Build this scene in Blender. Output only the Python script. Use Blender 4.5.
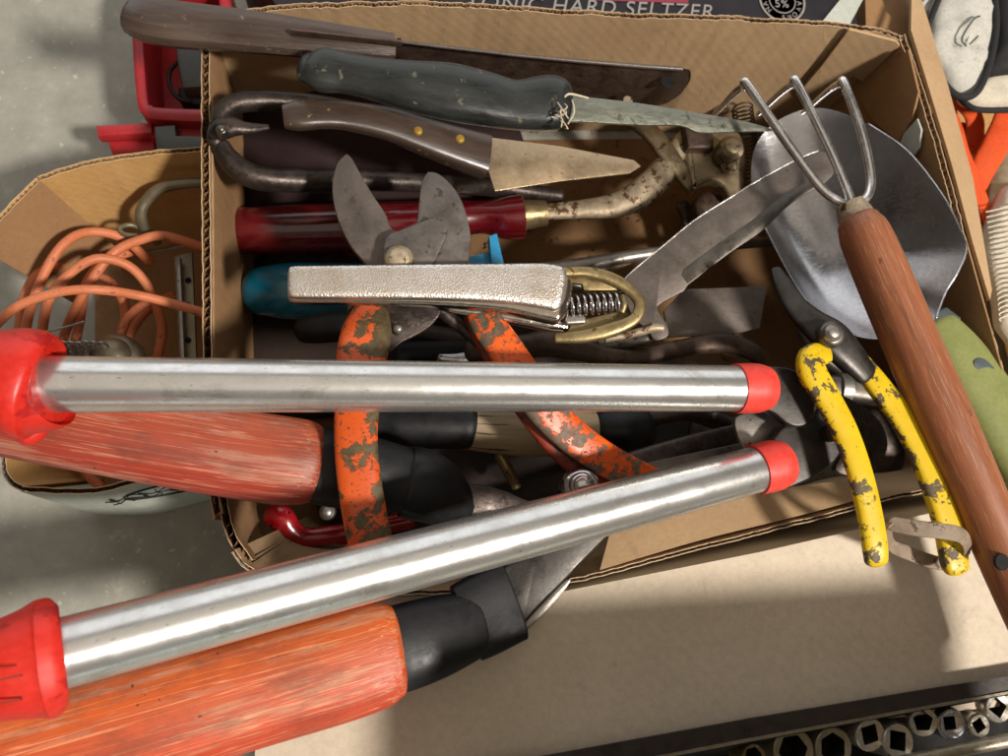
import bpy, math, random
from mathutils import Vector, Matrix, noise
random.seed(7)
SC = bpy.context.scene
for _o in list(bpy.data.objects): bpy.data.objects.remove(_o)
COL = SC.collection

# ------------------------------------------------------------------ camera
W0, H0, FPX, CAMH = 1008.0, 756.0, 757.0, 0.62
UPC = Vector((104, 142, 757)).normalized()             # world up seen in camera axes
XW = (Vector((1, 0, 0)) - UPC * UPC.x).normalized()
YW = UPC.cross(XW)
ROT = Matrix((XW, YW, UPC))                            # camera axes -> world axes
CAMP = Vector((0, 0, CAMH))
cd = bpy.data.cameras.new('camera'); cam = bpy.data.objects.new('camera', cd); COL.objects.link(cam)
cam.matrix_world = Matrix.Translation(CAMP) @ ROT.to_4x4()
cd.sensor_width = 36; cd.lens = 36 * FPX / W0; cd.clip_start = .01; cd.clip_end = 60
cd.dof.use_dof = True; cd.dof.focus_distance = .42; cd.dof.aperture_fstop = 11
SC.camera = cam

# ------------------------------------------------------------------ world, lamps, exposure
wd = bpy.data.worlds.new('World'); SC.world = wd; wd.use_nodes = True
wd.node_tree.nodes['Background'].inputs[0].default_value = (1, .89, .76, 1)
wd.node_tree.nodes['Background'].inputs[1].default_value = .10
SC.view_settings.view_transform = 'Standard'; SC.view_settings.look = 'None'
SC.view_settings.exposure = 0.05; SC.view_settings.gamma = 1
def lamp(name, loc, aim, size, power, col, size_y=None, shape='RECTANGLE'):
    l = bpy.data.lights.new(name, 'AREA'); l.shape = shape; l.size = size
    if size_y: l.size_y = size_y
    l.energy = power; l.color = col
    o = bpy.data.objects.new(name, l); COL.objects.link(o); o.location = loc
    o.rotation_euler = (Vector(aim) - Vector(loc)).to_track_quat('-Z', 'Y').to_euler(); return o
LP = Vector((1.42, -.78, 2.25))
lamp('ceiling_lamp', LP, (0, 0, .1), .27, 88, (1, .925, .85), shape='DISK')
lamp('overhead_fill', (0, .1, 2.4), (0, 0, .1), 2.6, 10.0, (1, .87, .71), 2.6)  # added overhead fill, also reflected along the middle of the tubes
lamp('far_fill', (-.2, 2.3, 1.25), (0, 0, .6), 4.5, 32, (.96, .97, 1), 2.0)  # added area lamp that gives the tubes their upper bright band
lamp('low_near_fill', (-.2, -2.4, .4), (0, 0, .1), 3.0, 3, (.82, 1, .94), .4)  # added low area lamp for the greenish line on the tubes

# ------------------------------------------------------------------ helpers
def D(px, py):
    return ROT @ Vector(((px - W0 / 2) / FPX, -(py - H0 / 2) / FPX, -1))
def P(px, py, z):
    d = D(px, py); return CAMP + d * ((z - CAMH) / d.z)
def S(px, py, z):                                        # metres per photograph pixel there
    d = D(px, py); return ((z - CAMH) / d.z) / FPX
def sc(c):
    return tuple(((v / 255) / 12.92 if v / 255 <= .04045 else ((v / 255 + .055) / 1.055) ** 2.4) for v in c) + (1,)
def finish(name, verts, faces, mat, parent=None, tc=None, smooth=40, label=None, kind=None, mats=None, fmat=None):
    me = bpy.data.meshes.new(name)
    off = parent_world(parent) if parent is not None else Vector((0, 0, 0))
    me.from_pydata([tuple(Vector(v) - off) for v in verts], [], faces); me.update()
    a = me.attributes.new('tc', 'FLOAT_VECTOR', 'POINT')
    src = tc if tc is not None else [tuple(v) for v in verts]
    fl = []
    for v in src: fl += [v[0], v[1], v[2]]
    a.data.foreach_set('vector', fl)
    for m in (mats or [mat]): me.materials.append(m)
    if fmat: me.polygons.foreach_set('material_index', fmat)
    me.polygons.foreach_set('use_smooth', [True] * len(me.polygons))
    if smooth < 180: me.set_sharp_from_angle(angle=math.radians(smooth))
    o = bpy.data.objects.new(name, me); COL.objects.link(o)
    if parent is not None: o.parent = parent
    if label: o['label'] = label
    if kind: o['kind'] = kind
    return o
def parent_world(o):
    v = Vector((0, 0, 0))
    while o is not None: v += o.location; o = o.parent
    return v
def thing(name, label, cat, px, py, z=0.0, group=None):
    o = bpy.data.objects.new(name, None); COL.objects.link(o); o.location = P(px, py, z)
    o.empty_display_size = .01
    o['label'] = label; o['category'] = cat
    if group: o['group'] = group
    return o
def cr(p0, p1, p2, p3, t):
    return tuple(.5 * ((2 * b) + (c - a) * t + (2 * a - 5 * b + 4 * c - d) * t * t + (3 * b - a - 3 * c + d) * t ** 3) for a, b, c, d in zip(p0, p1, p2, p3))
def spline(pts, n=8):
    out = []
    for i in range(len(pts) - 1):
        a = pts[i - 1] if i else pts[i]; d = pts[i + 2] if i + 2 < len(pts) else pts[i + 1]
        for k in range(n): out.append(cr(a, pts[i], pts[i + 1], d, k / n))
    out.append(tuple(pts[-1])); return out
def loftw(name, rows, mat, parent, ratio=1.0, ex=2.0, sides=24, cap=.6, roll=0, smooth=40, kind=None, label=None, wob=0, mats=None, fm=None, caps=None):
    """rows: (Vector, half width m, ratio)"""
    rows = [(Vector(r[0]), r[1], r[2]) for r in rows]
    n = len(rows); T = []
    for i in range(n):
        T.append((rows[min(i + 1, n - 1)][0] - rows[max(i - 1, 0)][0]).normalized())
    cut = []
    def capr(i, sg, c):
        p, r, h = rows[i]; t = T[i] * sg; k = 5; o = []
        for j in range(1, k + 1):
            a = j / k * math.pi / 2
            o.append((p + t * (r * c * math.sin(a)), max(r * math.cos(a), r * .03), h, T[i]))
        return o
    c0, c1 = caps if caps else (cap, cap)
    seq = []
    if c0: seq += list(reversed(capr(0, -1, c0)))
    seq += [(rows[i][0], rows[i][1], rows[i][2], T[i]) for i in range(n)]
    if c1: seq += capr(n - 1, 1, c1)
    V, F, TC = [], [], []; s = 0; prev = None; Z = Vector((0, 0, 1)); lastside = None
    for (p, r, h, t) in seq:
        if prev is not None: s += (p - prev).length
        prev = p
        side = t.cross(Z)
        if side.length < .15 and lastside is not None: side = lastside - t * lastside.dot(t)
        elif side.length < .01: side = Vector((1, 0, 0))
        side.normalize()
        if lastside is not None and side.dot(lastside) < 0 and abs(t.z) > .7: side = -side
        lastside = side
        up = side.cross(t).normalized()
        for k in range(sides):
            a = 2 * math.pi * (k + .5) / sides + roll
            c, q = math.cos(a), math.sin(a)
            e = (abs(c) ** ex + abs(q) ** ex) ** (-1 / ex)
            x, y = c * e * r, q * e * r * h
            v = p + side * x + up * y
            if wob: v += Vector((noise.noise(v * 60), noise.noise(v * 60 + Vector((9, 0, 0))), noise.noise(v * 60 + Vector((0, 9, 0))))) * wob
            V.append(v); TC.append((s, x, y))
    m = len(seq)
    for i in range(m - 1):
        for k in range(sides):
            a, b = i * sides + k, i * sides + (k + 1) % sides
            F.append((a, b, b + sides, a + sides))
    F.append(tuple(range(sides))[::-1]); F.append(tuple(range((m - 1) * sides, m * sides)))
    F = [f[::-1] for f in F]
    return finish(name, V, F, mat, parent, TC, smooth, label, kind)
def loft(name, pts, mat, parent, ratio=1.0, n=8, **k):
    """pts: (px, py, z, width px[, ratio])"""
    pts = [tuple(p) + ((ratio,) if len(p) == 4 else ()) for p in pts]
    rows = []
    for q in spline(pts, n): rows.append((P(q[0], q[1], q[2]), q[3] * .5 * S(q[0], q[1], q[2]), q[4]))
    return loftw(name, rows, mat, parent, ratio, **k)
def outline(pts, n=5):
    """closed outline in px; a third item 's' keeps that corner sharp"""
    m = len(pts); out = []
    for i in range(m):
        p0, p1, p2, p3 = pts[i - 1], pts[i], pts[(i + 1) % m], pts[(i + 2) % m]
        s1, s2 = len(p1) > 2, len(p2) > 2
        a = p1[:2] if s1 else p0[:2]; d = p2[:2] if s2 else p3[:2]
        if s1 and s2: out.append(tuple(p1[:2])); continue
        for k in range(n): out.append(cr(a, p1[:2], p2[:2], d, k / n))
    return out
def inset(pts, d):
    m = len(pts); out = []
    area = sum(pts[i - 1].x * pts[i].y - pts[i].x * pts[i - 1].y for i in range(m))
    sg = 1 if area > 0 else -1
    for i in range(m):
        e0 = (pts[i] - pts[i - 1]); e1 = (pts[(i + 1) % m] - pts[i]); e0.z = e1.z = 0
        if e0.length < 1e-9: e0 = e1
        if e1.length < 1e-9: e1 = e0
        e0.normalize(); e1.normalize()
        nn = Vector((-e0.y - e1.y, e0.x + e1.x, 0)) * sg
        l = nn.length
        if l < .2: nn = Vector((-e1.y, e1.x, 0)) * sg; l = 1
        nn /= l; k = min(1 / max(l / 2, .45), 1.8)
        out.append(pts[i] + nn * d * k)
    return out
def plate(name, pts, z, th, mat, parent, bev=.0008, n=5, steps=2, label=None, kind=None, smooth=35, edge=None, dz=None):
    """flat piece with rounded rim; z number or function of pixel; th = thickness (down from z)"""
    zz = z if callable(z) else (lambda x, y: z)
    o = outline(pts, n); top = [P(x, y, zz(x, y)) for x, y in o]
    m = len(top); rings = []
    for j in range(steps + 1):
        a = j / steps * math.pi / 2
        r = inset(top, bev * (1 - math.sin(a))); dzv = -bev * (1 - math.cos(a))
        rings.append([v + Vector((0, 0, dzv)) for v in r])
    for j in range(steps, -1, -1):
        a = j / steps * math.pi / 2
        r = inset(top, bev * (1 - math.sin(a))); dzv = -th + bev * (1 - math.cos(a))
        rings.append([v + Vector((0, 0, dzv)) for v in r])
    if edge:                                               # knife ground side: pull lower rings inwards is not needed
        pass
    V = [v for r in rings for v in r]; F = []
    area = sum(top[i - 1].x * top[i].y - top[i].x * top[i - 1].y for i in range(m))
    for r in range(len(rings) - 1):
        for i in range(m):
            a, b = r * m + i, r * m + (i + 1) % m
            F.append((a, b, b + m, a + m))
    F.append(tuple(range(m))[::-1]); F.append(tuple(range((len(rings) - 1) * m, len(rings) * m)))
    if area > 0: F = [f[::-1] for f in F]
    return finish(name, V, F, mat, parent, None, smooth, label, kind)
def lathe(name, c, prof, mat, parent, axis=(0, 0, 1), seg=32, hole=None, smooth=35, label=None, rot=0):
    """prof: (radius, height) list in metres from centre c; closed at ends"""
    ax = Vector(axis).normalized(); u = ax.orthogonal().normalized(); w = ax.cross(u)
    V, F = [], []
    for (r, h) in prof:
        for k in range(seg):
            a = 2 * math.pi * k / seg + rot
            V.append(c + ax * h + (u * math.cos(a) + w * math.sin(a)) * r)
    for i in range(len(prof) - 1):
        for k in range(seg):
            a, b = i * seg + k, i * seg + (k + 1) % seg
            F.append((a, b, b + seg, a + seg))
    F.append(tuple(range(seg))[::-1]); F.append(tuple(range((len(prof) - 1) * seg, len(prof) * seg)))
    return finish(name, V, F, mat, parent, None, smooth, label)
def disc(name, px, py, z, rpx, h, mat, parent, dome=.3, axis=(0, 0, 1), seg=28, label=None):
    c = P(px, py, z); r = rpx * S(px, py, z); b = min(r * .25, h * .4)
    prof = [(r * .9, -h), (r, -h + b * .3), (r, -b), (r - b * .4, -b * .35), (r - b, 0)]
    for k in range(1, 5): prof.append(((r - b) * math.cos(k / 4 * 1.5), dome * h * math.sin(k / 4 * 1.5)))
    return lathe(name, c, prof, mat, parent, axis, seg, label=label)
def helix(name, a, b, r, wr, turns, mat, parent, sides=8):
    a, b = Vector(a), Vector(b); ax = (b - a).normalized(); u = ax.orthogonal().normalized(); w = ax.cross(u)
    N = int(turns * 18); pts = []
    for i in range(N + 1):
        t = i / N; ang = t * turns * 2 * math.pi
        pts.append(a + (b - a) * t + (u * math.cos(ang) + w * math.sin(ang)) * r)
    V, F = [], []
    for i, p in enumerate(pts):
        t = (pts[min(i + 1, N)] - pts[max(i - 1, 0)]).normalized()
        n1 = (p - (a + (b - a) * (i / N))).normalized(); n2 = t.cross(n1).normalized()
        for k in range(sides):
            an = 2 * math.pi * k / sides
            V.append(p + (n1 * math.cos(an) + n2 * math.sin(an)) * wr)
    for i in range(N):
        for k in range(sides):
            q, s = i * sides + k, i * sides + (k + 1) % sides
            F.append((q, s, s + sides, q + sides))
    return finish(name, V, F, mat, parent, None, 180)
def hit(px, py, p0, n):
    d = D(px, py); n = Vector(n); return CAMP + d * ((Vector(p0) - CAMP).dot(n) / d.dot(n))
def slab(name, quad, th, nrm, mat, parent, **k):
    """polygon of world points extruded by th along -nrm"""
    nrm = Vector(nrm).normalized(); m = len(quad)
    V = [Vector(q) for q in quad] + [Vector(q) - nrm * th for q in quad]
    F = [tuple(range(m)), tuple(range(2 * m - 1, m - 1, -1))] + [(i, i + m, (i + 1) % m + m, (i + 1) % m) for i in range(m)]
    e = (V[1] - V[0]).cross(V[2] - V[1])
    if e.dot(nrm) < 0: F = [f[::-1] for f in F]
    return finish(name, V, F, mat, parent, **k)

# ------------------------------------------------------------------ materials
class NT:
    def __init__(s, name):
        s.m = bpy.data.materials.new(name); s.m.use_nodes = True; s.t = s.m.node_tree; s.n = s.t.nodes
        s.b = s.n['Principled BSDF']
    def node(s, typ, **k):
        x = s.n.new(typ)
        for a, v in k.items(): setattr(x, a, v)
        return x
    def link(s, a, b): s.t.links.new(a, b)
    def coords(s, scale=(1, 1, 1)):
        a = s.node('ShaderNodeAttribute', attribute_name='tc'); mp = s.node('ShaderNodeMapping')
        mp.inputs['Scale'].default_value = scale; s.link(a.outputs['Vector'], mp.inputs['Vector']); return mp.outputs[0]
    def noise(s, co, scale, detail=5, rough=.6, dist=0):
        x = s.node('ShaderNodeTexNoise'); x.inputs['Scale'].default_value = scale; x.inputs['Detail'].default_value = detail
        x.inputs['Roughness'].default_value = rough; x.inputs['Distortion'].default_value = dist
        s.link(co, x.inputs['Vector']); return x.outputs['Fac']
    def ramp(s, fac, stops, interp='LINEAR'):
        r = s.node('ShaderNodeValToRGB'); r.color_ramp.interpolation = interp
        while len(r.color_ramp.elements) < len(stops): r.color_ramp.elements.new(.5)
        for e, (p, c) in zip(r.color_ramp.elements, stops): e.position = p; e.color = c if len(c) == 4 else tuple(c) + (1,)
        s.link(fac, r.inputs[0]); return r.outputs[0]
    def mix(s, fac, a, b, mode='MIX'):
        x = s.node('ShaderNodeMix', data_type='RGBA', blend_type=mode)
        for i, v in ((0, fac), (6, a), (7, b)):
            if hasattr(v, 'links') or hasattr(v, 'is_linked'): s.link(v, x.inputs[i])
            else: x.inputs[i].default_value = v
        return x.outputs[2]
    def bump(s, h, strength, dist=.001):
        b = s.node('ShaderNodeBump'); b.inputs['Strength'].default_value = strength; b.inputs['Distance'].default_value = dist
        s.link(h, b.inputs['Height'])
        if s.b.inputs['Normal'].is_linked: s.link(s.b.inputs['Normal'].links[0].from_socket, b.inputs['Normal'])
        s.link(b.outputs[0], s.b.inputs['Normal'])
def g(v): return (v, v, v, 1)
def simple(name, c1, c2=None, rough=.5, metal=0, scale=60, stretch=(1, 1, 1), bump=.15, fine=400, rvar=.15, spots=None, spot_amt=.66, spot_scale=120, bd=.001, coat=0):
    t = NT(name); co = t.coords(stretch)
    c1 = sc(c1); c2 = sc(c2) if c2 else c1
    n1 = t.noise(co, scale, 6, .65)
    col = t.mix(t.ramp(n1, [(.3, g(0)), (.7, g(1))]), c1, c2)
    n2 = t.noise(co, fine, 3, .6)
    col = t.mix(.25, col, t.ramp(n2, [(.3, g(.35)), (.7, g(1))]), 'MULTIPLY')
    rr = t.ramp(n1, [(.3, g(max(rough - rvar, .03))), (.7, g(min(rough + rvar, 1)))])
    if spots:
        n3 = t.noise(t.coords(), spot_scale, 5, .7, .4)
        f = t.ramp(n3, [(spot_amt, g(0)), (spot_amt + .03, g(1))]); col = t.mix(f, col, sc(spots))
    t.link(col, t.b.inputs['Base Color']); t.link(rr, t.b.inputs['Roughness'])
    if name in ('black_rubber', 'scuffed_green_black_rubber'): t.b.inputs['Specular IOR Level'].default_value = .3
    t.b.inputs['Metallic'].default_value = metal
    if coat: t.b.inputs['Coat Weight'].default_value = coat; t.b.inputs['Coat Roughness'].default_value = .15
    if metal >= .45:
        sc_ = t.noise(t.coords((.25, 1, .25)), 320, 3, .6, .3); sf = t.ramp(sc_, [(.49, g(0)), (.5, g(.5)), (.51, g(0))])
        t.bump(sf, .15, .0003)
    if bump: t.bump(n2, bump, bd * .5); t.bump(n1, bump, bd)
    return t.m
def chipped(name, paint, paint2, under, amt=.56, scale=110, rough=.38, fine=.06, side=(.004, .012, .10), end=1):
    t = NT(name); co = t.coords()
    a0 = t.noise(co, scale, 7, .66, .3); b = t.noise(co, scale * 4.5, 4, .7, .2)
    at = t.node('ShaderNodeAttribute', attribute_name='tc'); sx = t.node('ShaderNodeSeparateXYZ'); t.link(at.outputs['Vector'], sx.inputs[0])
    mg_ = t.node('ShaderNodeMath', operation='MULTIPLY'); mg_.inputs[1].default_value = end; t.link(sx.outputs['Y'], mg_.inputs[0])
    mr = t.node('ShaderNodeMapRange'); mr.inputs[1].default_value = side[0]; mr.inputs[2].default_value = side[1]; mr.inputs[3].default_value = -.015; mr.inputs[4].default_value = side[2]
    t.link(mg_.outputs[0], mr.inputs[0]); ad = t.node('ShaderNodeMath', operation='ADD'); t.link(a0, ad.inputs[0]); t.link(mr.outputs[0], ad.inputs[1]); a = ad.outputs[0]
    f1 = t.ramp(a, [(amt, g(0)), (amt + .012, g(1))]); f2 = t.ramp(b, [(.66 - fine, g(0)), (.675 - fine, g(1))])
    f = t.mix(1.0, f1, f2, 'LIGHTEN')
    pc = t.mix(t.ramp(t.noise(co, 45, 4), [(.35, g(0)), (.65, g(1))]), sc(paint), sc(paint2))
    uc = t.mix(t.ramp(t.noise(co, 300, 4), [(.35, g(0)), (.65, g(1))]), sc(under), sc([min(255, v * 1.35) for v in under]))
    # thin dark rim round each chip
    rim = t.ramp(a, [(amt - .02, g(1)), (amt - .002, g(.45)), (amt + .0, g(1))])
    col = t.mix(f, t.mix(.7, pc, rim, 'MULTIPLY'), uc)
    t.link(col, t.b.inputs['Base Color'])
    t.link(t.ramp(f, [(0, g(rough)), (1, g(.6))]), t.b.inputs['Roughness'])
    mm = t.node('ShaderNodeMath', operation='MULTIPLY'); mm.inputs[1].default_value = .2
    t.link(f, mm.inputs[0]); t.link(mm.outputs[0], t.b.inputs['Metallic'])
    inv = t.ramp(f, [(0, g(1)), (1, g(0))]); t.bump(inv, .6, .0005); t.bump(t.noise(co, 500, 3), .08, .0005)
    return t.m
def cardboard(name, c1, c2, bend=.14):
    t = NT(name); co = t.coords()
    n1 = t.noise(co, 14, 5, .6); n2 = t.noise(t.coords((1, 1, 3)), 260, 5, .7); n3 = t.noise(co, 1100, 3, .6)
    col = t.mix(t.ramp(n1, [(.3, g(0)), (.7, g(1))]), sc(c1), sc(c2))
    col = t.mix(.35, col, t.ramp(n2, [(.25, g(.55)), (.6, g(1))]), 'MULTIPLY')
    col = t.mix(t.ramp(n3, [(.68, g(0)), (.74, g(.35))]), col, sc([v * .55 for v in c1]))
    # sparse darker smudges
    sm = t.noise(co, 40, 6, .7, .5); col = t.mix(t.ramp(sm, [(.6, g(0)), (.75, g(.3))]), col, sc([v * .6 for v in c1]))
    t.link(col, t.b.inputs['Base Color']); t.b.inputs['Roughness'].default_value = .85
    t.b.inputs['Specular IOR Level'].default_value = .25
    wv = t.node('ShaderNodeTexWave', wave_type='BANDS', bands_direction='DIAGONAL'); wv.inputs['Scale'].default_value = 62; wv.inputs['Distortion'].default_value = .6
    t.link(co, wv.inputs['Vector']); t.bump(wv.outputs['Fac'], .10, .0006)
    cr_ = t.noise(t.coords((1, 1, .4)), 22, 3, .5, 1.2)
    crf = t.ramp(cr_, [(.485, g(0)), (.5, g(1)), (.515, g(0))]); t.bump(crf, bend, .0008)
    t.bump(n2, .12, .0006); t.bump(n1, .3, .004)
    return t.m
M = {}
# concrete
t = NT('concrete'); co = t.coords()
a = t.noise(co, 9, 8, .65); b = t.noise(co, 55, 6, .7); c = t.noise(co, 420, 4, .6)
col = t.mix(t.ramp(a, [(.3, g(0)), (.7, g(1))]), sc((146, 145, 134)), sc((178, 175, 162)))
col = t.mix(.55, col, t.ramp(b, [(.3, g(.66)), (.65, g(1))]), 'MULTIPLY')
col = t.mix(t.ramp(b, [(.6, g(0)), (.72, g(.5))]), col, sc((205, 200, 184)))
col = t.mix(t.ramp(c, [(.62, g(0)), (.72, g(.4))]), col, sc((108, 104, 92)))
col = t.mix(t.ramp(t.noise(co, 160, 3, .5), [(.66, g(0)), (.72, g(.45))]), col, sc((220, 214, 198)))
t.link(col, t.b.inputs['Base Color']); t.b.inputs['Roughness'].default_value = .6; t.bump(b, .15, .001); t.bump(c, .15, .0006)
M['concrete'] = t.m
M['kraft'] = cardboard('kraft_board', (172, 142, 106), (188, 158, 120))
M['kraft_gold'] = cardboard('kraft_board_golden', (190, 148, 92), (206, 164, 106))
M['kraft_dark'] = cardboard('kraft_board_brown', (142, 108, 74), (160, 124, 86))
M['kraft_floor'] = cardboard('kraft_board_shade_dark', (112, 84, 56), (132, 100, 66))  # darker kraft puts the shade inside the box into the colour
M['flute'] = cardboard('corrugated_paper', (128, 96, 62), (150, 116, 78))
M['liner_edge'] = cardboard('torn_paper_edge', (196, 168, 134), (214, 190, 158))
M['white_board'] = cardboard('white_printed_board', (204, 190, 168), (213, 199, 177), 0)
M['stain'] = simple('faint_grease_mark', (168, 146, 116), None, .8, bump=0)
M['grey_board'] = cardboard('pale_green_grey_print', (178, 184, 172), (190, 195, 184))
M['black_print'] = simple('black_printed_board', (20, 15, 20), (30, 22, 28), .45, 0, 40, bump=.05)
M['ink'] = simple('dark_ink', (38, 40, 38), None, .8, bump=0)
M['white_ink'] = simple('pale_ink', (150, 146, 142), None, .6, bump=0)
M['pink_ink'] = simple('magenta_ink', (140, 50, 70), None, .6, bump=0)
# brushed aluminium tube
t = NT('scuffed_aluminium_tube'); co = t.coords((.12, 1, 1)); n = t.noise(co, 900, 4, .7); m2 = t.noise(t.coords(), 60, 7, .72, .3)
sp = t.noise(t.coords((.5, 1, 1)), 420, 3, .6)
cc = t.mix(t.ramp(m2, [(.35, g(0)), (.7, g(1))]), sc((222, 221, 218)), sc((196, 195, 190)))
cc = t.mix(t.ramp(sp, [(.68, g(0)), (.73, g(.55))]), cc, sc((95, 90, 80)))
sr = t.noise(t.coords((1, .12, .12)), 160, 2, .5, .6); srf = t.ramp(sr, [(.495, g(0)), (.5, g(.45)), (.505, g(0))])
pat = t.ramp(t.noise(t.coords(), 22, 4, .6), [(.5, g(0)), (.6, g(1))]); srf = t.mix(1.0, srf, pat, 'MULTIPLY')
scf = t.ramp(t.noise(t.coords((.35, 1, 1)), 70, 7, .75, .5), [(.56, g(0)), (.66, g(.6))]); cc = t.mix(scf, cc, sc((172, 168, 156)))
t.link(cc, t.b.inputs['Base Color']); t.b.inputs['Metallic'].default_value = .86
t.link(t.ramp(m2, [(.3, g(.2)), (.7, g(.33))]), t.b.inputs['Roughness']); t.bump(n, .05, .0003); t.bump(sp, .04, .0004); M['alu'] = t.m
M['red_plastic'] = simple('red_plastic_grip', (206, 34, 22), (218, 48, 32), .46, 0, 50, bump=.08, spots=(170, 24, 20), spot_amt=.6, spot_scale=30)
M['red_collar'] = simple('matt_red_collar', (222, 58, 46), (232, 76, 62), .55, 0, 90, bump=.1)
M['steel_dark'] = simple('dark_steel', (92, 88, 82), (120, 114, 106), .4, .85, 70, bump=.12, spots=(70, 52, 38), spot_amt=.62)
M['steel_mid'] = simple('grey_steel', (142, 138, 132), (170, 164, 156), .42, .85, 60, bump=.12, spots=(98, 84, 70), spot_amt=.64)
M['steel_bright'] = simple('bright_steel', (205, 203, 205), (225, 222, 222), .2, 1, 90, bump=.05)
M['chrome_wire'] = simple('chrome_wire', (226, 223, 222), (240, 238, 236), .22, 1, 120, bump=.04)
M['iron_brown'] = simple('brown_rusty_iron', (70, 56, 46), (98, 80, 68), .52, .55, 90, bump=.4, spots=(66, 42, 26), spot_amt=.6)
M['iron_black'] = simple('blackened_iron', (54, 46, 42), (84, 74, 68), .4, .65, 120, bump=.35, spots=(60, 42, 30), spot_amt=.62)
M['iron_pale'] = simple('pale_corroded_iron', (150, 132, 108), (196, 180, 152), .5, .5, 140, bump=.5, spots=(92, 66, 40), spot_amt=.55)
M['cast'] = simple('tarnished_cast_metal', (128, 112, 86), (158, 142, 114), .4, .75, 90, bump=.35, spots=(80, 60, 40), spot_amt=.6)
M['shear_steel'] = simple('pitted_shear_steel', (98, 90, 84), (122, 112, 104), .5, .6, 55, bump=.2, spots=(96, 78, 62), spot_amt=.62)
M['bare_edge'] = simple('bright_ground_edge', (196, 190, 184), (215, 210, 204), .3, .9, 100, bump=.1)
M['blade_grey'] = simple('grey_green_knife_steel', (118, 120, 108), (142, 144, 130), .45, .6, 130, (1, 3, 1), bump=.25, spots=(88, 88, 76), spot_amt=.6)
M['blade_tan'] = simple('reflection_tan_stained_steel', (172, 150, 120), (192, 170, 138), .36, .6, 60, bump=.08, spots=(140, 114, 84), spot_amt=.62)  # tan base paints in reflected cardboard; the spots are stains
M['brass'] = simple('tarnished_brass', (140, 122, 84), (164, 146, 106), .42, .8, 120, bump=.25, spots=(96, 72, 40), spot_amt=.62)
M['brass_rivet'] = simple('brass_rivet', (168, 134, 50), (186, 152, 66), .5, .4, 300, bump=.2)
M['brown_handle'] = simple('worn_brown_wood_handle', (46, 35, 30), (92, 76, 66), .36, 0, 70, (.15, 1, 1), bump=.4, spots=(112, 94, 80), spot_amt=.64, coat=.25)
M['brown_handle_dark'] = simple('dark_brown_handle_scale', (50, 38, 31), (76, 60, 49), .36, 0, 60, (.3, 1, 1), bump=.25, spots=(128, 104, 66), spot_amt=.66, coat=.3)
M['green_black'] = simple('scuffed_green_black_rubber', (26, 27, 27), (54, 57, 54), .34, 0, 80, (.3, 1, 1), bump=.4, spots=(92, 90, 74), spot_amt=.62, coat=.2)
M['black_rubber'] = simple('black_rubber', (20, 20, 22), (34, 34, 36), .46, 0, 60, bump=.12, spots=(96, 96, 92), spot_amt=.70, spot_scale=260)
M['maroon'] = simple('maroon_lacquered_wood', (78, 8, 14), (104, 14, 22), .22, 0, 70, (.3, 1, 1), bump=.12, coat=.6, spots=(52, 10, 10), spot_amt=.62)
M['teal'] = simple('teal_plastic', (0, 92, 118), (8, 108, 134), .3, 0, 60, bump=.06, coat=.3)
M['sky_blue'] = simple('light_blue_plastic', (40, 142, 190), (64, 160, 205), .4, 0, 60, bump=.05)
M['red_gloss'] = simple('glossy_red_enamel', (140, 10, 20), (170, 20, 30), .18, 0, 70, bump=.1, coat=.6, spots=(40, 20, 20), spot_amt=.64)
M['orange_chip'] = chipped('chipped_orange_paint', (202, 80, 24), (216, 92, 32), (78, 66, 44), .545, 90, side=(.0, .014, .12), end=-1)
M['orange_chip_heavy'] = chipped('heavily_worn_orange_paint', (222, 84, 16), (230, 96, 26), (88, 74, 60), .515, 120)
M['shade_red'] = simple('shade_red_paint', (120, 40, 22), (150, 56, 30), .5, 0, 90, bump=.2, spots=(70, 36, 26), spot_amt=.58)  # dark red holds the shade of the snip handle's underside
M['yellow_chip'] = chipped('chipped_yellow_paint', (206, 172, 10), (220, 186, 24), (74, 64, 48), .58, 88, fine=.005, side=(.003, .009, .10))
M['pebbled'] = None
t = NT('pebbled_nickel_plate'); co = t.coords(); v = t.node('ShaderNodeTexVoronoi'); v.inputs['Scale'].default_value = 1050
t.link(co, v.inputs['Vector']); n = t.noise(co, 60, 5)
t.link(t.mix(t.ramp(n, [(.35, g(0)), (.7, g(1))]), sc((236, 230, 224)), sc((216, 204, 188))), t.b.inputs['Base Color'])
t.b.inputs['Metallic'].default_value = 1; t.b.inputs['Roughness'].default_value = .36; t.bump(v.outputs['Distance'], .42, .0005); M['pebbled'] = t.m
M['nickel'] = simple('polished_nickel', (206, 196, 184), (184, 170, 152), .16, 1, 90, bump=.08, spots=(120, 92, 66), spot_amt=.66)
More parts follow.
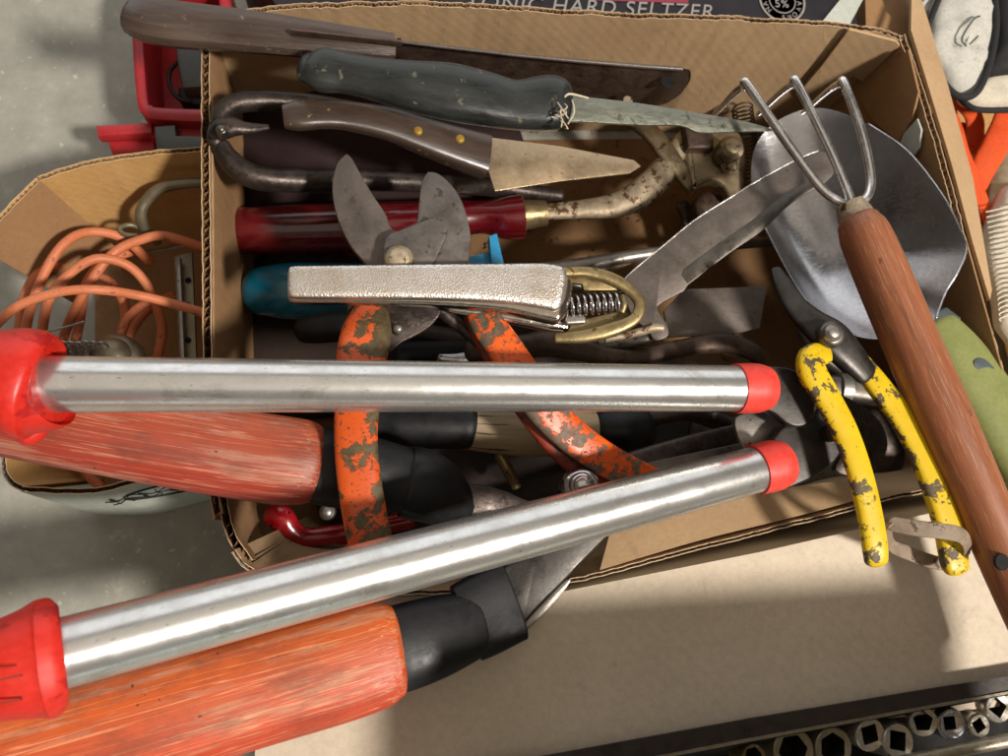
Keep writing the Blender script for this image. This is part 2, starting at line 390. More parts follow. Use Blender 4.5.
# worn red-orange painted wood
def worn_wood(name, pa, pb, bare, amt, axisbias=0):
    t = NT(name); co = t.coords((.05, 1, 1)); n = t.noise(co, 300, 9, .72, .25); n2 = t.noise(t.coords((.03, 1, 1)), 900, 4, .65)
    big = t.noise(t.coords((.3, 1, 1)), 38, 6, .7); tone = t.noise(t.coords((.06, 1, 1)), 90, 4, .6)
    at = t.node('ShaderNodeAttribute', attribute_name='tc'); sx = t.node('ShaderNodeSeparateXYZ'); t.link(at.outputs['Vector'], sx.inputs[0])
    mr = t.node('ShaderNodeMapRange'); mr.inputs[1].default_value = -.026; mr.inputs[2].default_value = .024
    t.link(sx.outputs['Y'], mr.inputs[0])
    paint = t.mix(mr.outputs[0], sc(pa), sc(pb)); paint = t.mix(.55, paint, t.ramp(tone, [(.3, g(.5)), (.65, g(1))]), 'MULTIPLY')
    add = t.node('ShaderNodeMath', operation='ADD'); hb = t.node('ShaderNodeMath', operation='MULTIPLY'); hb.inputs[1].default_value = .55
    t.link(big, hb.inputs[0]); t.link(n, add.inputs[0]); t.link(hb.outputs[0], add.inputs[1])
    f = t.ramp(add.outputs[0], [(amt, g(0)), (amt + .05, g(.5)), (amt + .16, g(.85))])
    col = t.mix(f, paint, t.mix(t.ramp(n2, [(.35, g(0)), (.65, g(1))]), sc(bare), sc([v * .82 for v in bare])))
    col = t.mix(t.ramp(n2, [(.6, g(0)), (.7, g(.65))]), col, sc((110, 52, 32)))
    sl = t.noise(t.coords((.02, 1, 1)), 260, 2, .5, 0)
    col = t.mix(t.ramp(sl, [(.485, g(0)), (.5, g(.55)), (.515, g(0))]), col, sc([min(255, v * 1.18) for v in bare]))
    gr_ = t.noise(t.coords((.5, 1, 1)), 34, 6, .75); col = t.mix(t.ramp(gr_, [(.52, g(0)), (.7, g(.55))]), col, sc((92, 52, 38)))
    dots = t.noise(t.coords(), 230, 2, .4); col = t.mix(t.ramp(dots, [(.74, g(0)), (.76, g(.8))]), col, sc((60, 34, 24)))
    t.link(col, t.b.inputs['Base Color']); t.link(t.ramp(n, [(.3, g(.36)), (.7, g(.56))]), t.b.inputs['Roughness'])
    t.bump(n, .5, .0006); t.bump(n2, .3, .0005); return t.m
M['wood_red'] = worn_wood('worn_red_painted_wood', (186, 88, 50), (156, 54, 42), (190, 134, 108), .81)
M['wood_orange'] = worn_wood('worn_orange_painted_wood', (214, 100, 30), (196, 72, 44), (206, 146, 108), .825)
t = NT('fork_handle_wood'); n = t.noise(t.coords((.06, 1, 1)), 210, 7, .68, .3); n2 = t.noise(t.coords((.2, 1, 1)), 40, 4); n3 = t.noise(t.coords((.05, 1, 1)), 900, 5, .7)
col = t.mix(t.ramp(n, [(.3, g(0)), (.72, g(1))]), sc((116, 66, 40)), sc((164, 100, 66)))
col = t.mix(t.ramp(n2, [(.45, g(0)), (.75, g(.55))]), col, sc((150, 96, 62)))
col = t.mix(t.ramp(n3, [(.54, g(0)), (.7, g(.6))]), col, sc((196, 150, 116)))
col = t.mix(t.ramp(t.noise(t.coords(), 60, 5, .7), [(.66, g(0)), (.7, g(.7))]), col, sc((72, 40, 24)))
t.link(col, t.b.inputs['Base Color']); t.b.inputs['Roughness'].default_value = .42; t.bump(n, .25, .0005); M['wood_fork'] = t.m
t = NT('grey_weathered_wood'); n = t.noise(t.coords((.05, 1, 1)), 260, 7, .68, .3)
w = t.noise(t.coords((.02, 1, 1)), 330, 2, .5)
col = t.mix(t.ramp(n, [(.3, g(0)), (.72, g(1))]), sc((140, 120, 92)), sc((186, 168, 136)))
col = t.mix(t.ramp(w, [(.64, g(0)), (.67, g(.9))]), col, sc((52, 38, 28)))
t.link(col, t.b.inputs['Base Color']); t.b.inputs['Roughness'].default_value = .7; t.bump(n, .4, .0006); M['wood_pale'] = t.m
M['green_plastic'] = simple('olive_green_plastic', (126, 132, 72), (142, 146, 84), .6, 0, 60, bump=.12, spots=(104, 108, 88), spot_amt=.66)
M['blue_grey'] = simple('blue_grey_plastic', (78, 86, 88), (92, 100, 102), .5, bump=.1)
M['leather'] = simple('worn_grey_brown_leather', (120, 102, 84), (156, 138, 116), .65, 0, 120, bump=.5, spots=(84, 68, 54), spot_amt=.6)
M['cable'] = simple('orange_rubber_cable', (200, 112, 70), (216, 132, 90), .55, 0, 60, bump=.12, spots=(140, 80, 56), spot_amt=.63)
M['hook_grey'] = simple('grey_metal', (120, 112, 92), (142, 134, 112), .42, .6, 60, bump=.15)
M['case_red'] = simple('red_case_plastic', (168, 34, 40), (186, 44, 50), .45, 0, 40, bump=.06)
M['case_grey'] = simple('grey_case_plastic', (70, 74, 70), (86, 90, 84), .5, 0, 40, bump=.06)
M['glove_white'] = simple('pale_grey_glove_cloth', (186, 184, 174), (206, 203, 192), .8, 0, 70, bump=.3, spots=(160, 152, 138), spot_amt=.62)
M['cream_cloth'] = simple('cream_knit_cloth', (206, 196, 176), (220, 210, 190), .85, 0, 90, bump=.4)
M['black_cloth'] = simple('black_cloth', (26, 25, 26), (38, 37, 38), .85, 0, 120, bump=.3)
M['orange_vinyl'] = simple('orange_cloth_strap', (214, 72, 16), (228, 88, 26), .8, 0, 50, bump=.06)
M['tray_black'] = simple('black_metal_tray', (48, 42, 40), (62, 54, 50), .42, .3, 90, bump=.15)
M['tray_inside'] = simple('black_tray_inside', (9, 8, 8), (15, 14, 13), .9, bump=.1)
M['socket'] = simple('satin_chrome_socket', (214, 208, 194), (228, 223, 210), .3, .8, 160, bump=.12)
M['socket_dull'] = simple('dull_socket_steel', (160, 150, 130), (186, 176, 154), .42, .7, 160, bump=.25)
M['string'] = simple('frayed_string', (206, 194, 166), (222, 210, 184), .9, 0, 200, bump=.3)
M['paper'] = simple('white_paper_tag', (200, 196, 186), None, .7, bump=.05)

# ------------------------------------------------------------------ the floor
V, F = [], []
for j in range(41):
    for i in range(41): V.append((-2.5 + i * .125, -2.5 + j * .125, 0))
for j in range(40):
    for i in range(40): F.append((j * 41 + i, j * 41 + i + 1, (j + 1) * 41 + i + 1, (j + 1) * 41 + i))
fl = finish('floor', V, F, M['concrete'], None, kind='structure')

# ------------------------------------------------------------------ corrugated walls
RIM = .16
def wall(name, pts, ztop, zbot, parent, inner, outer, lean=0.0, th=.0042, period=.0062, torn=.0006, side=1, seed=0, botpts=None, depth=None):
    """pts: rim polyline (px,py) at ztop. inner liner lies on the 'side' of travel. lean: outward shift at top."""
    top = [P(x, y, ztop) for x, y in spline([tuple(p) for p in pts], 6)]
    L = [0]
    for a, b in zip(top, top[1:]): L.append(L[-1] + (b - a).length)
    def at(s):
        for i in range(len(L) - 1):
            if s <= L[i + 1] or i == len(L) - 2:
                k = (s - L[i]) / max(L[i + 1] - L[i], 1e-9); p = top[i].lerp(top[i + 1], k); d = (top[i + 1] - top[i]).normalized(); return p, d
    tot = L[-1]
    n = int(tot / .0016)
    def sheet(off, thick, mat, nm, amp):
        V, F = [], []; rows = [0, .004, .012, .04, 1.0]
        fm = []
        for i in range(n + 1):
            s = tot * i / n; p, d = at(s); nr = Vector((-d.y, d.x, 0)) * side
            jz = amp * (noise.noise(Vector((s * 260, seed, 0))) + .7 * noise.noise(Vector((s * 900, seed + 3, 0))))
            big = amp * 1.2 * noise.noise(Vector((s * 40, seed + 8, 0)))
            for q, r in enumerate(rows):
                z = ztop + (jz + big if q == 0 else (jz * .3 if q == 1 else 0)) - r * (ztop - zbot)
                w = lean * r
                base = Vector((p.x, p.y, z)) + nr * (off + w + (.0006 * noise.noise(Vector((s * 120, z * 60, seed))) ))
                V.append(base); V.append(base + nr * thick)
        R = len(rows) * 2
        for i in range(n):
            for q in range(len(rows) - 1):
                a = i * R + q * 2; b = a + R
                F.append((a, b, b + 2, a + 2)); fm.append(0); F.append((a + 1, a + 3, b + 3, b + 1)); fm.append(0)
            a = i * R; b = a + R; F.append((a, a + 1, b + 1, b)); fm.append(1)
            a = i * R + R - 2; b = a + R; F.append((a, b, b + 1, a + 1)); fm.append(0)
        for a in (0, n * R):
            for q in range(len(rows) - 1): F.append((a + 2 * q, a + 2 * q + 1, a + 2 * q + 3, a + 2 * q + 2)); fm.append(1)
        return finish(nm, V, F, None, parent, mats=[mat, M['liner_edge']], fmat=fm, smooth=50)
    w = sheet(0, -.0005, outer, name, torn)
    w2 = sheet(th, .0005, inner, name, torn * 1.3)
    # the wavy sheet between the two liners
    m = int(tot / period) * 8; V, F = [], []
    for i in range(m + 1):
        s = tot * i / m; p, d = at(s); nr = Vector((-d.y, d.x, 0)) * side
        ph = s / period * 2 * math.pi + 1.3 * noise.noise(Vector((s * 30, seed, 5)))
        o = th * .5 + math.sin(ph) * (th * .5 - .0002)
        jz = torn * .8 * noise.noise(Vector((s * 500, seed + 6, 0))) - .0004
        for q, zz in enumerate((ztop + jz, ztop - .02, zbot)):
            r = (ztop - zz) / (ztop - zbot)
            V.append(Vector((p.x, p.y, zz)) + nr * (o + lean * r)); 
    for i in range(m):
        for q in range(2):
            a = i * 3 + q; F.append((a, a + 3, a + 4, a + 1))
    finish('fluting', V, F, M['flute'], parent_of(w), smooth=180)
    return w
def parent_of(o): return o
box = thing('cardboard_box', 'large open cardboard box with torn rim, filled with old garden tools', 'box', 560, 330, 0)
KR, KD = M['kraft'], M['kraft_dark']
back = [(206, 22), (250, 9), (330, 3), (440, 2), (600, 12), (720, 16), (850, 24), (903, 36)]
left = [(203, 24), (202, 130), (203, 250), (204, 370), (208, 470), (214, 515)]
right = [(904, 34), (925, 95), (946, 165), (966, 240), (986, 310), (1008, 385), (1040, 468)]
front = [(232, 552), (252, 572), (300, 588), (420, 594), (560, 584), (700, 549), (860, 508), (905, 496), (1040, 472)]
wall('back_wall', back, RIM, .002, box, KR, KR, seed=1, side=-1, th=.003, period=.005, torn=.0012)
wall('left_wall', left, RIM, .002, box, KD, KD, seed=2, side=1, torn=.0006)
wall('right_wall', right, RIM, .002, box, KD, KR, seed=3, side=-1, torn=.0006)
wall('front_wall', front, RIM, .002, box, KR, M['white_board'], seed=4, side=1, th=.0017, period=.0052, torn=.0012, lean=.03)
wall('corner_wall', [(217, 478), (221, 512), (229, 540), (246, 565)], RIM - .004, .002, box, KD, KD, seed=5, side=1, torn=.0012)
# floor of the box
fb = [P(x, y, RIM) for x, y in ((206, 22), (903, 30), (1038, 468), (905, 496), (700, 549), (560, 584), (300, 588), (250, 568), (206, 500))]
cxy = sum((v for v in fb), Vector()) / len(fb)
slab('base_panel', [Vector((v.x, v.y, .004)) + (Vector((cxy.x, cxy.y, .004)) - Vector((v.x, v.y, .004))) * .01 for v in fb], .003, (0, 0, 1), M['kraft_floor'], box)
# glued corner flap at the far right corner and creased patches on the right wall
b0 = P(850, 24, RIM); b1 = P(903, 36, RIM); bn = Vector(((b1 - b0).y, -(b1 - b0).x, 0)).normalized()
if bn.y > 0: bn = -bn
q0 = b0 + bn * .008
slab('corner_flap', [hit(x, y, q0, bn) for x, y in ((849, 30), (896, 42), (900, 47), (893, 52), (862, 82), (853, 76), (812, 104), (800, 92), (822, 66))], .0022, bn, M['kraft'], box)
r0 = P(925, 95, RIM); r1 = P(986, 310, RIM); rn = Vector(((r1 - r0).y, -(r1 - r0).x, 0)).normalized()
if rn.x > 0: rn = -rn
q1 = r0 + rn * .0075
slab('side_flap', [hit(x, y, q1, rn) for x, y in ((908, 50), (918, 92), (912, 118), (898, 142), (872, 120), (858, 96), (866, 86))], .0018, rn, M['kraft_dark'], box)
slab('pale_patch', [hit(x, y, q1, rn) for x, y in ((897, 150), (904, 133), (917, 119), (921, 130), (919, 148), (908, 163), (899, 166))], .0014, rn, M['grey_board'], box)  # small pale patch on the right wall
slab('side_flap', [hit(x, y, q1, rn) for x, y in ((928, 352), (962, 326), (967, 329), (988, 392), (980, 402), (958, 412), (936, 380))], .0018, rn, M['kraft_dark'], box)
slab('side_panel', [hit(x, y, q1 - rn * .0012, rn) for x, y in ((966, 242), (1004, 378), (968, 410), (900, 300), (925, 262))], .0012, rn, M['kraft_dark'], box)
# flap folded outwards along the right rim
oa = [(911, 30), (931, 95), (952, 165), (972, 240), (990, 300)]; ob = [(912, -30), (925, 10), (948, 85), (973, 178), (992, 290)]
V = [P(x, y, RIM - .003) for x, y in oa] + [P(x, y, RIM - .012) for x, y in ob]; V += [v - Vector((0, 0, .003)) for v in V]
F = []
for i in range(4):
    F += [(i, i + 5, i + 6, i + 1), (i + 10, i + 11, i + 16, i + 15), (i + 5, i + 15, i + 16, i + 6), (i, i + 1, i + 11, i + 10)]
F += [(0, 10, 15, 5), (4, 9, 19, 14)]
finish('outer_flap', V, F, M['kraft'], box)
# inner flap along the front rim
V = []
ft = [(600, 577), (700, 547), (800, 522), (880, 500)]; fbm = [(610, 540), (700, 507), (800, 492), (872, 484)]
for (x, y) in spline(ft, 6): V.append(P(x, y, RIM - .001) + Vector((0, .004, 0)))
for (x, y) in spline(fbm, 6): V.append(P(x, y, RIM - .010) + Vector((0, .004, 0)))
k = len(V) // 2; F = []
V += [v - Vector((0, 0, .0025)) for v in V]
for i in range(k - 1): F += [(i, i + k, i + k + 1, i + 1), (i + 2 * k, i + 2 * k + 1, i + 3 * k + 1, i + 3 * k), (i + k, i + 3 * k, i + 3 * k + 1, i + k + 1), (i, i + 1, i + 2 * k + 1, i + 2 * k)]
finish('inner_flap', V, F, M['kraft'], box)
# long inner strip standing against the left wall
slab('left_inner_flap', [P(213, 100, RIM - .004), P(215, 520, RIM - .004), P(232, 520, RIM - .07), P(228, 330, RIM - .07), P(216, 100, RIM - .03)], .002, (1, 0, .2), M['kraft'], box)

# ------------------------------------------------------------------ white carton and socket tray in front
wc = thing('flat_carton', 'flat white carton lying in front of the tool box', 'carton', 700, 640, 0)
CZ = .157
cp = [P(x, y, CZ) for x, y in ((262, 600), (560, 592), (760, 552), (1120, 470), (1160, 690), (600, 748), (250, 860))]
slab('carton_top', cp, .003, (0, 0, 1), M['white_board'], wc)
m = len(cp)
V = []; F = []
for v in cp: V += [v + Vector((0, 0, -.003)), Vector((v.x, v.y, .001))]
for i in range(m):
    a, b = 2 * i, 2 * ((i + 1) % m); F.append((a, a + 1, b + 1, b))
finish('carton_side', V, F, M['white_board'], wc, smooth=20)

tray = thing('socket_tray', 'black metal tray holding a row of chrome sockets', 'tray', 900, 730, 0)
TZ = CZ + .012
def strip(name, a, b, za, zb, mat, parent, th=.0015):
    V = [P(x, y, za) for x, y in a] + [P(x, y, zb) for x, y in b]; n = len(a)
    V += [v - Vector((0, 0, th)) for v in V]; F = []
    for i in range(n - 1):
        F += [(i, i + n, i + n + 1, i + 1), (i + 2 * n, i + 2 * n + 1, i + 3 * n + 1, i + 3 * n), (i + n, i + 3 * n, i + 3 * n + 1, i + n + 1), (i, i + 1, i + 2 * n + 1, i + 2 * n)]
    F += [(0, 2 * n, 3 * n, n), (n - 1, 2 * n - 1, 4 * n - 1, 3 * n - 1)]
    return finish(name, V, F, mat, parent)
strip('rim', [(430, 777), (748, 719), (1008, 676), (1100, 660)], [(430, 800), (748, 739), (1008, 691.5), (1100, 676)], TZ, TZ + .001, M['tray_black'], tray)
strip('rim_edge', [(430, 800), (748, 739), (1008, 691.5), (1100, 676)], [(430, 803), (748, 742), (1008, 694), (1100, 678)], TZ + .0022, TZ + .0016, M['socket_dull'], tray)
strip('side_wall', [(430, 803), (748, 742), (1008, 694), (1100, 678)], [(440, 816), (750, 752), (1004, 702), (1096, 686)], TZ, TZ - .05, M['tray_inside'], tray)
slab('tray_floor', [P(x, y, TZ - .042) for x, y in ((430, 780), (748, 735), (1004, 690), (1150, 665), (1180, 900), (430, 900))], .002, (0, 0, 1), M['tray_inside'], tray)
loft('rail', [(860, 772, TZ - .004, 13), (950, 752, TZ - .004, 13), (1030, 736, TZ - .004, 13)], M['socket_dull'], tray)
def socket(px, py, rpx, sides, mat, label, rot=0, tilt=(0, 0), dome=False):
    z = TZ - .006; c = P(px, py, z); r = rpx * S(px, py, z)
    th = thing('socket', label, 'socket', px, py, z - .028, group='sockets in the black tray')
    ax = Vector((tilt[0], tilt[1], 1)).normalized(); u = Vector((1, 0, 0)); u = (u - ax * u.dot(ax)).normalized(); w = ax.cross(u)
    N = 48; V, F = [], []
    def ringc(rad, h): 
        for k in range(N):
            a = 2 * math.pi * k / N; V.append(c + ax * h + (u * math.cos(a) + w * math.sin(a)) * rad)
    def ringp(rad, h):
        for k in range(N):
            a = 2 * math.pi * k / N; q = (a - rot - (math.pi / 4 if sides == 4 else 0)) % (2 * math.pi / sides) - math.pi / sides
            rr = rad * math.cos(math.pi / sides) / math.cos(q); V.append(c + ax * h + (u * math.cos(a) + w * math.sin(a)) * rr)
    ringc(r * .94, -.026); ringc(r, -.024); ringc(r, -.002); ringc(r * .97, -.0006); ringc(r * .9, 0)
    hr = r * (.56 if dome else .69)
    if dome: ringc(r * .8, -.0012)
    ringp(hr * 1.04, -.001 if not dome else -.002); ringp(hr, -.002 if not dome else -.003); ringp(hr, -.016)
    nr = len(V) // N
    for i in range(nr - 1):
        for k in range(N):
            a, b = i * N + k, i * N + (k + 1) % N; F.append((a, b, b + N, a + N))
    F.append(tuple(range(N))[::-1]); b = (nr - 1) * N; F.append(tuple(range(b, b + N)))
    fm = [0] * ((nr - 3) * N) + [1] * (2 * N) + [0, 1]
    finish('body', V, F, None, th, mats=[mat, M['tray_inside']], fmat=fm)
    return th
SK, SD = M['socket'], M['socket_dull']
socket(754, 757, 13, 6, M['brass'], 'small brassy socket leftmost in the black tray', .2)
socket(794, 751, 22, 6, SD, 'widest dull socket with a six sided opening', .1)
socket(834, 748, 20, 6, SD, 'large dull hexagon socket beside the widest one', .45)
socket(871, 735, 17, 4, SK, 'chrome socket with square drive hole touching the tray rim', .2, (.1, -.1))
socket(899, 741, 17.5, 4, SK, 'chrome socket with square hole tipped forward of its neighbours', -.2, (.08, .1))
socket(924, 722, 15, 5, SK, 'chrome socket half hidden under the rim beside the domed one', .3, (-.1, -.1))
socket(952, 724, 15.5, 4, M['steel_bright'], 'shiny domed socket with small square hole', .05, dome=True)
socket(980, 726, 11.5, 4, SK, 'smallest chrome socket in the black tray', .5)
socket(999, 708, 14.5, 4, SK, 'chrome socket at the end nearest the fork handle', .9)

# added unseen table, shaped only to cast shade on the carton
ct = thing('added_shade_table', 'added low wooden table beyond the near edge, placed to shade the carton', 'table', 700, 1300, 0)
TT = .335
def over(px, py):
    c = P(px, py, CZ); return c + (LP - c) * ((TT - CZ) / (LP.z - CZ))
c1 = over(938, 573); c0 = over(375, 604)
tp = [c0, c1, Vector((c1.x + .005, c1.y - .25, TT)), Vector((c0.x, c1.y - .25, TT))]
slab('tabletop', [Vector((v.x, v.y, TT)) for v in tp], .012, (0, 0, 1), M['wood_pale'], ct)
for lx in (c0.x + .03, c1.x - .03):
    slab('leg', [Vector((lx - .012, c1.y - .22, TT - .012)), Vector((lx + .012, c1.y - .22, TT - .012)), Vector((lx + .012, c1.y - .244, TT - .012)), Vector((lx - .012, c1.y - .244, TT - .012))], TT - .014, (0, 0, 1), M['wood_pale'], ct)

# ------------------------------------------------------------------ printed black carton behind
bc = thing('seltzer_carton', 'black printed drinks carton standing behind the tool box', 'carton', 600, -20, 0)
bz = .125
bp = [P(x, y, bz) for x, y in ((225, -70), (845, -70), (858, 30), (300, 40))]
slab('carton_body', bp, bz - .002, (0, 0, 1), M['black_print'], bc)
def text(body, px, py, z, size, mat, parent, shear=.0, name='lettering', rotz=0, ext=.0002, sx=1):
    c = bpy.data.curves.new(name, 'FONT'); c.body = body; c.size = size; c.shear = shear; c.extrude = ext; c.space_character = 1.12
    c.align_x = 'LEFT'
    o = bpy.data.objects.new(name, c); COL.objects.link(o); o.parent = parent
    o.location = P(px, py, z) - parent_world(parent); o.rotation_euler = (0, 0, rotz); o.scale = (sx, 1, 1)
    c.materials.append(mat)
    dg = bpy.context.evaluated_depsgraph_get(); me = bpy.data.meshes.new_from_object(o.evaluated_get(dg))
    q = bpy.data.objects.new(name + '_text', me); COL.objects.link(q); q.parent = parent
    q.location = o.location; q.rotation_euler = o.rotation_euler; q.scale = o.scale
    bpy.data.objects.remove(o); q.name = name; return q
rz = math.atan2((P(720, 15, bz) - P(500, 6, bz)).y, (P(720, 15, bz) - P(500, 6, bz)).x)
text('TONIC HARD SELTZER', 464, 8.5, bz + .0006, .0170, M['white_ink'], bc, .25, rotz=rz, sx=1.0)
lathe('badge_ring', P(782, 1, bz + .0002), [(.0192, 0), (.0192, .0006), (.0176, .0006), (.0176, 0)], M['white_ink'], bc, seg=40)
lathe('badge_ring', P(782, 1, bz + .0002), [(.0112, 0), (.0112, .0006), (.0104, .0006), (.0104, 0)], M['white_ink'], bc, seg=40)
text('5%', 775, 7, bz + .0006, .0095, M['white_ink'], bc, 0, rotz=rz)
cb = P(782, 1, bz + .0006)
LV, LF = [], []
for i, ch in enumerate('NATURAL FLAVORS '):
    if ch == ' ': continue
    a = math.pi * 1.25 - i / 16 * 2 * math.pi * .98
    o = text(ch, 782, 1, bz + .0006, .0056, M['white_ink'], bc, 0, 'badge_letter')
    mx = Matrix.Translation(cb + Vector((math.cos(a), math.sin(a), 0)) * .0126) @ Matrix.Rotation(a - math.pi / 2, 4, 'Z')
    b_ = len(LV); LV += [mx @ v.co for v in o.data.vertices]; LF += [tuple(b_ + k for k in p.vertices) for p in o.data.polygons]
    bpy.data.objects.remove(o)
finish('badge_lettering', LV, LF, M['white_ink'], bc)
slab('pink_band', [P(x, y, bz + .0006) for x, y in ((590, -8), (690, -6), (688, 3), (592, 0))], .0004, (0, 0, 1), M['pink_ink'], bc)
wb = thing('brown_carton', 'plain brown carton wedged behind the far right corner of the tool box', 'carton', 890, 0, 0)
slab('carton_body', [P(x, y, .1) for x, y in ((864, -60), (1060, -60), (1100, 60), (905, 60), (866, 26))], .098, (0, 0, 1), M['kraft_dark'], wb)
slab('paper_edge', [P(x, y, .128) for x, y in ((822, 22), (850, 24), (868, -10), (848, -10))], .003, (0, 0, 1), M['grey_board'], wb)
lc = thing('right_carton', 'brown carton of gloves and straps beside the right wall of the tool box', 'carton', 1010, 250, 0)
lc.name = 'glove_carton'
slab('base_panel', [P(x, y, .03) for x, y in ((930, 20), (1120, 0), (1150, 480), (1040, 480))], .003, (0, 0, 1), M['kraft_gold'], lc)
wall('carton_wall', [(1100, -10), (1150, 470)], .1, .002, lc, KR, KR, seed=9, side=-1)
wall('carton_wall', [(955, -40), (1120, -50)], .1, .002, lc, KR, KR, seed=10, side=-1)

# ------------------------------------------------------------------ small carton at the left
sb = thing('small_carton', 'small torn carton with pale grey print holding orange cable', 'carton', 110, 330, 0)
SZ = .115
KG = M['kraft_gold']
wall('back_wall', [(38, 177), (70, 166), (110, 157), (155, 151), (206, 147), (215, 146)], SZ, .002, sb, KG, KG, seed=11, side=-1, th=.0026, period=.004, torn=.0005, lean=.02)
wall('left_wall', [(37, 178), (18, 196), (-6, 222), (-24, 246)], SZ, .045, sb, M['kraft_dark'], KG, seed=12, side=1, th=.0026, period=.004, torn=.0005, lean=.035)
wall('left_wall', [(-2, 440), (2, 470), (10, 484), (22, 491)], SZ, .002, sb, KG, M['grey_board'], seed=13, side=1, th=.0026, period=.004, torn=.0005, lean=.012)
wall('front_wall', [(21, 491), (60, 493), (98, 492), (130, 484), (165, 475), (206, 467), (212, 466)], SZ, .002, sb, KG, M['grey_board'], seed=14, side=1, th=.0026, period=.004, torn=.0005, lean=-.012)
slab('base_panel', [P(x, y, .005) for x, y in ((95, 262), (255, 235), (255, 470), (95, 488))], .002, (0, 0, 1), M['kraft_dark'], sb)
# faint oval and script print on the front of the small carton
fn = Vector((0, -1, .1)).normalized()
def printed(pts, w, parent, mat, name='print_stroke'):
    rows = [(v, w, .25) for v in pts]
    return loftw(name, rows, mat, parent, sides=6, cap=0)
fp = P(165, 478, SZ) + Vector((0, -.0008, 0)); fr = (P(206, 470, SZ) - P(120, 489, SZ)); fr.z = 0; fr.normalize(); fd = Vector((0, 0, -1)) + Vector((0, -.1, 0))
def fpt(a, b): return fp + fr * a + fd * b + Vector((0, -.0006, 0))
printed([fpt(.034 * math.cos(k / 24 * 2 * math.pi), .030 + .018 * math.sin(k / 24 * 2 * math.pi)) for k in range(20)], .0008, sb, M['ink'])
for j in range(2):
    printed([fpt(-.045 + .07 * k / 160 + .003 * math.sin(k * .30), .027 + j * .010 + .005 * math.sin(k * .42 + j)) for k in range(161)], .0005, sb, M['ink'])

# things in the small carton
cab = thing('orange_cable', 'loose coils of orange rubber cable in the small carton', 'cable', 90, 300, .06)
loops = [
 [(-30, 352, .12), (-5, 326, .13), (20, 305, .135), (60, 292, .135), (100, 290, .13), (150, 298, .11), (212, 315, .1)],
 [(24, 380, .05), (24, 345, .07), (30, 310, .09), (45, 272, .1), (65, 243, .1), (90, 232, .09), (122, 238, .08), (150, 262, .06)],
 [(40, 385, .06), (42, 335, .08), (49, 300, .1), (67, 276, .1), (95, 259, .1), (125, 264, .09), (145, 282, .08), (156, 305, .07), (162, 330, .06), (157, 360, .05)],
 [(55, 390, .05), (63, 340, .06), (76, 308, .08), (95, 275, .09), (115, 252, .09), (140, 240, .09), (165, 236, .09), (205, 248, .08)],
 [(14, 380, .05), (18, 335, .07), (24, 300, .08), (38, 274, .08), (70, 262, .06)],
 [(70, 370, .05), (80, 318, .06), (86, 285, .07), (104, 262, .07), (130, 252, .06)],
 [(118, 345, .07), (128, 318, .07), (150, 302, .07), (180, 300, .05)],
 [(118, 370, .045), (132, 330, .05), (150, 308, .05), (172, 296, .04)],
 [(96, 276, .06), (112, 284, .055), (124, 304, .05), (126, 340, .045)],
 [(50, 410, .05), (66, 440, .05), (84, 470, .045), (100, 486, .04)],
 [(85, 430, .05), (110, 455, .05), (150, 470, .04)],
]
for l in loops: loft('loop', [p + (9.5,) for p in l], M['cable'], cab, sides=12, n=10)
hk = thing('metal_hook', 'bent grey metal hook lying against the golden back of the small carton', 'hook', 160, 210, .08)
loft('rod', [(225, 183, .095, 10), (190, 183, .1, 10), (162, 188, .1, 11), (147, 200, .095, 11), (141, 214, .09, 11), (146, 230, .08, 11), (158, 242, .07, 9)], M['hook_grey'], hk)
loft('eye', [(138, 236, .085, 5), (124, 234, .085, 5), (120, 228, .085, 5), (130, 225, .085, 5), (140, 228, .08, 5)], M['hook_grey'], hk)
ch = thing('steel_channel', 'grey slotted steel channel standing in the small carton', 'bracket', 182, 310, .02)
plate('rail', [(174, 256, 's'), (192, 252, 's'), (197, 372, 's'), (180, 372, 's')], .07, .004, M['hook_grey'], ch)
plate('rail', [(176, 258, 's'), (180, 257, 's'), (185, 372, 's'), (181, 372, 's')], .078, .006, M['steel_mid'], ch)
for y in (280, 305, 340): disc('slot', 188, y, .0712, 3, .0006, M['tray_inside'], ch, dome=0)
wr = thing('wire_roll', 'roll of fine steel wire under the end of the chrome tube', 'wire', 60, 350, .05)
for k in range(9): loft('strand', [(26 + k * 8, 366, .06, 2.4), (30 + k * 8, 343 + k % 3, .09, 2.4), (48 + k * 7.5, 346, .09, 2.4), (54 + k * 8, 372, .06, 2.4)], M['steel_mid'], wr, sides=6)
loft('core', [(28, 358, .072, 22), (90, 356, .072, 22)], M['steel_dark'], wr)
loft('loose_end', [(22, 334, .11, 2), (50, 331, .115, 2), (84, 322, .12, 2.6)], M['steel_mid'], wr, sides=6)
kn = thing('wire_spool', 'dull grey rounded spool half under the chrome tube', 'spool', 112, 352, .04)
disc('cap', 112, 356, .08, 25, .02, M['hook_grey'], kn, dome=.5)

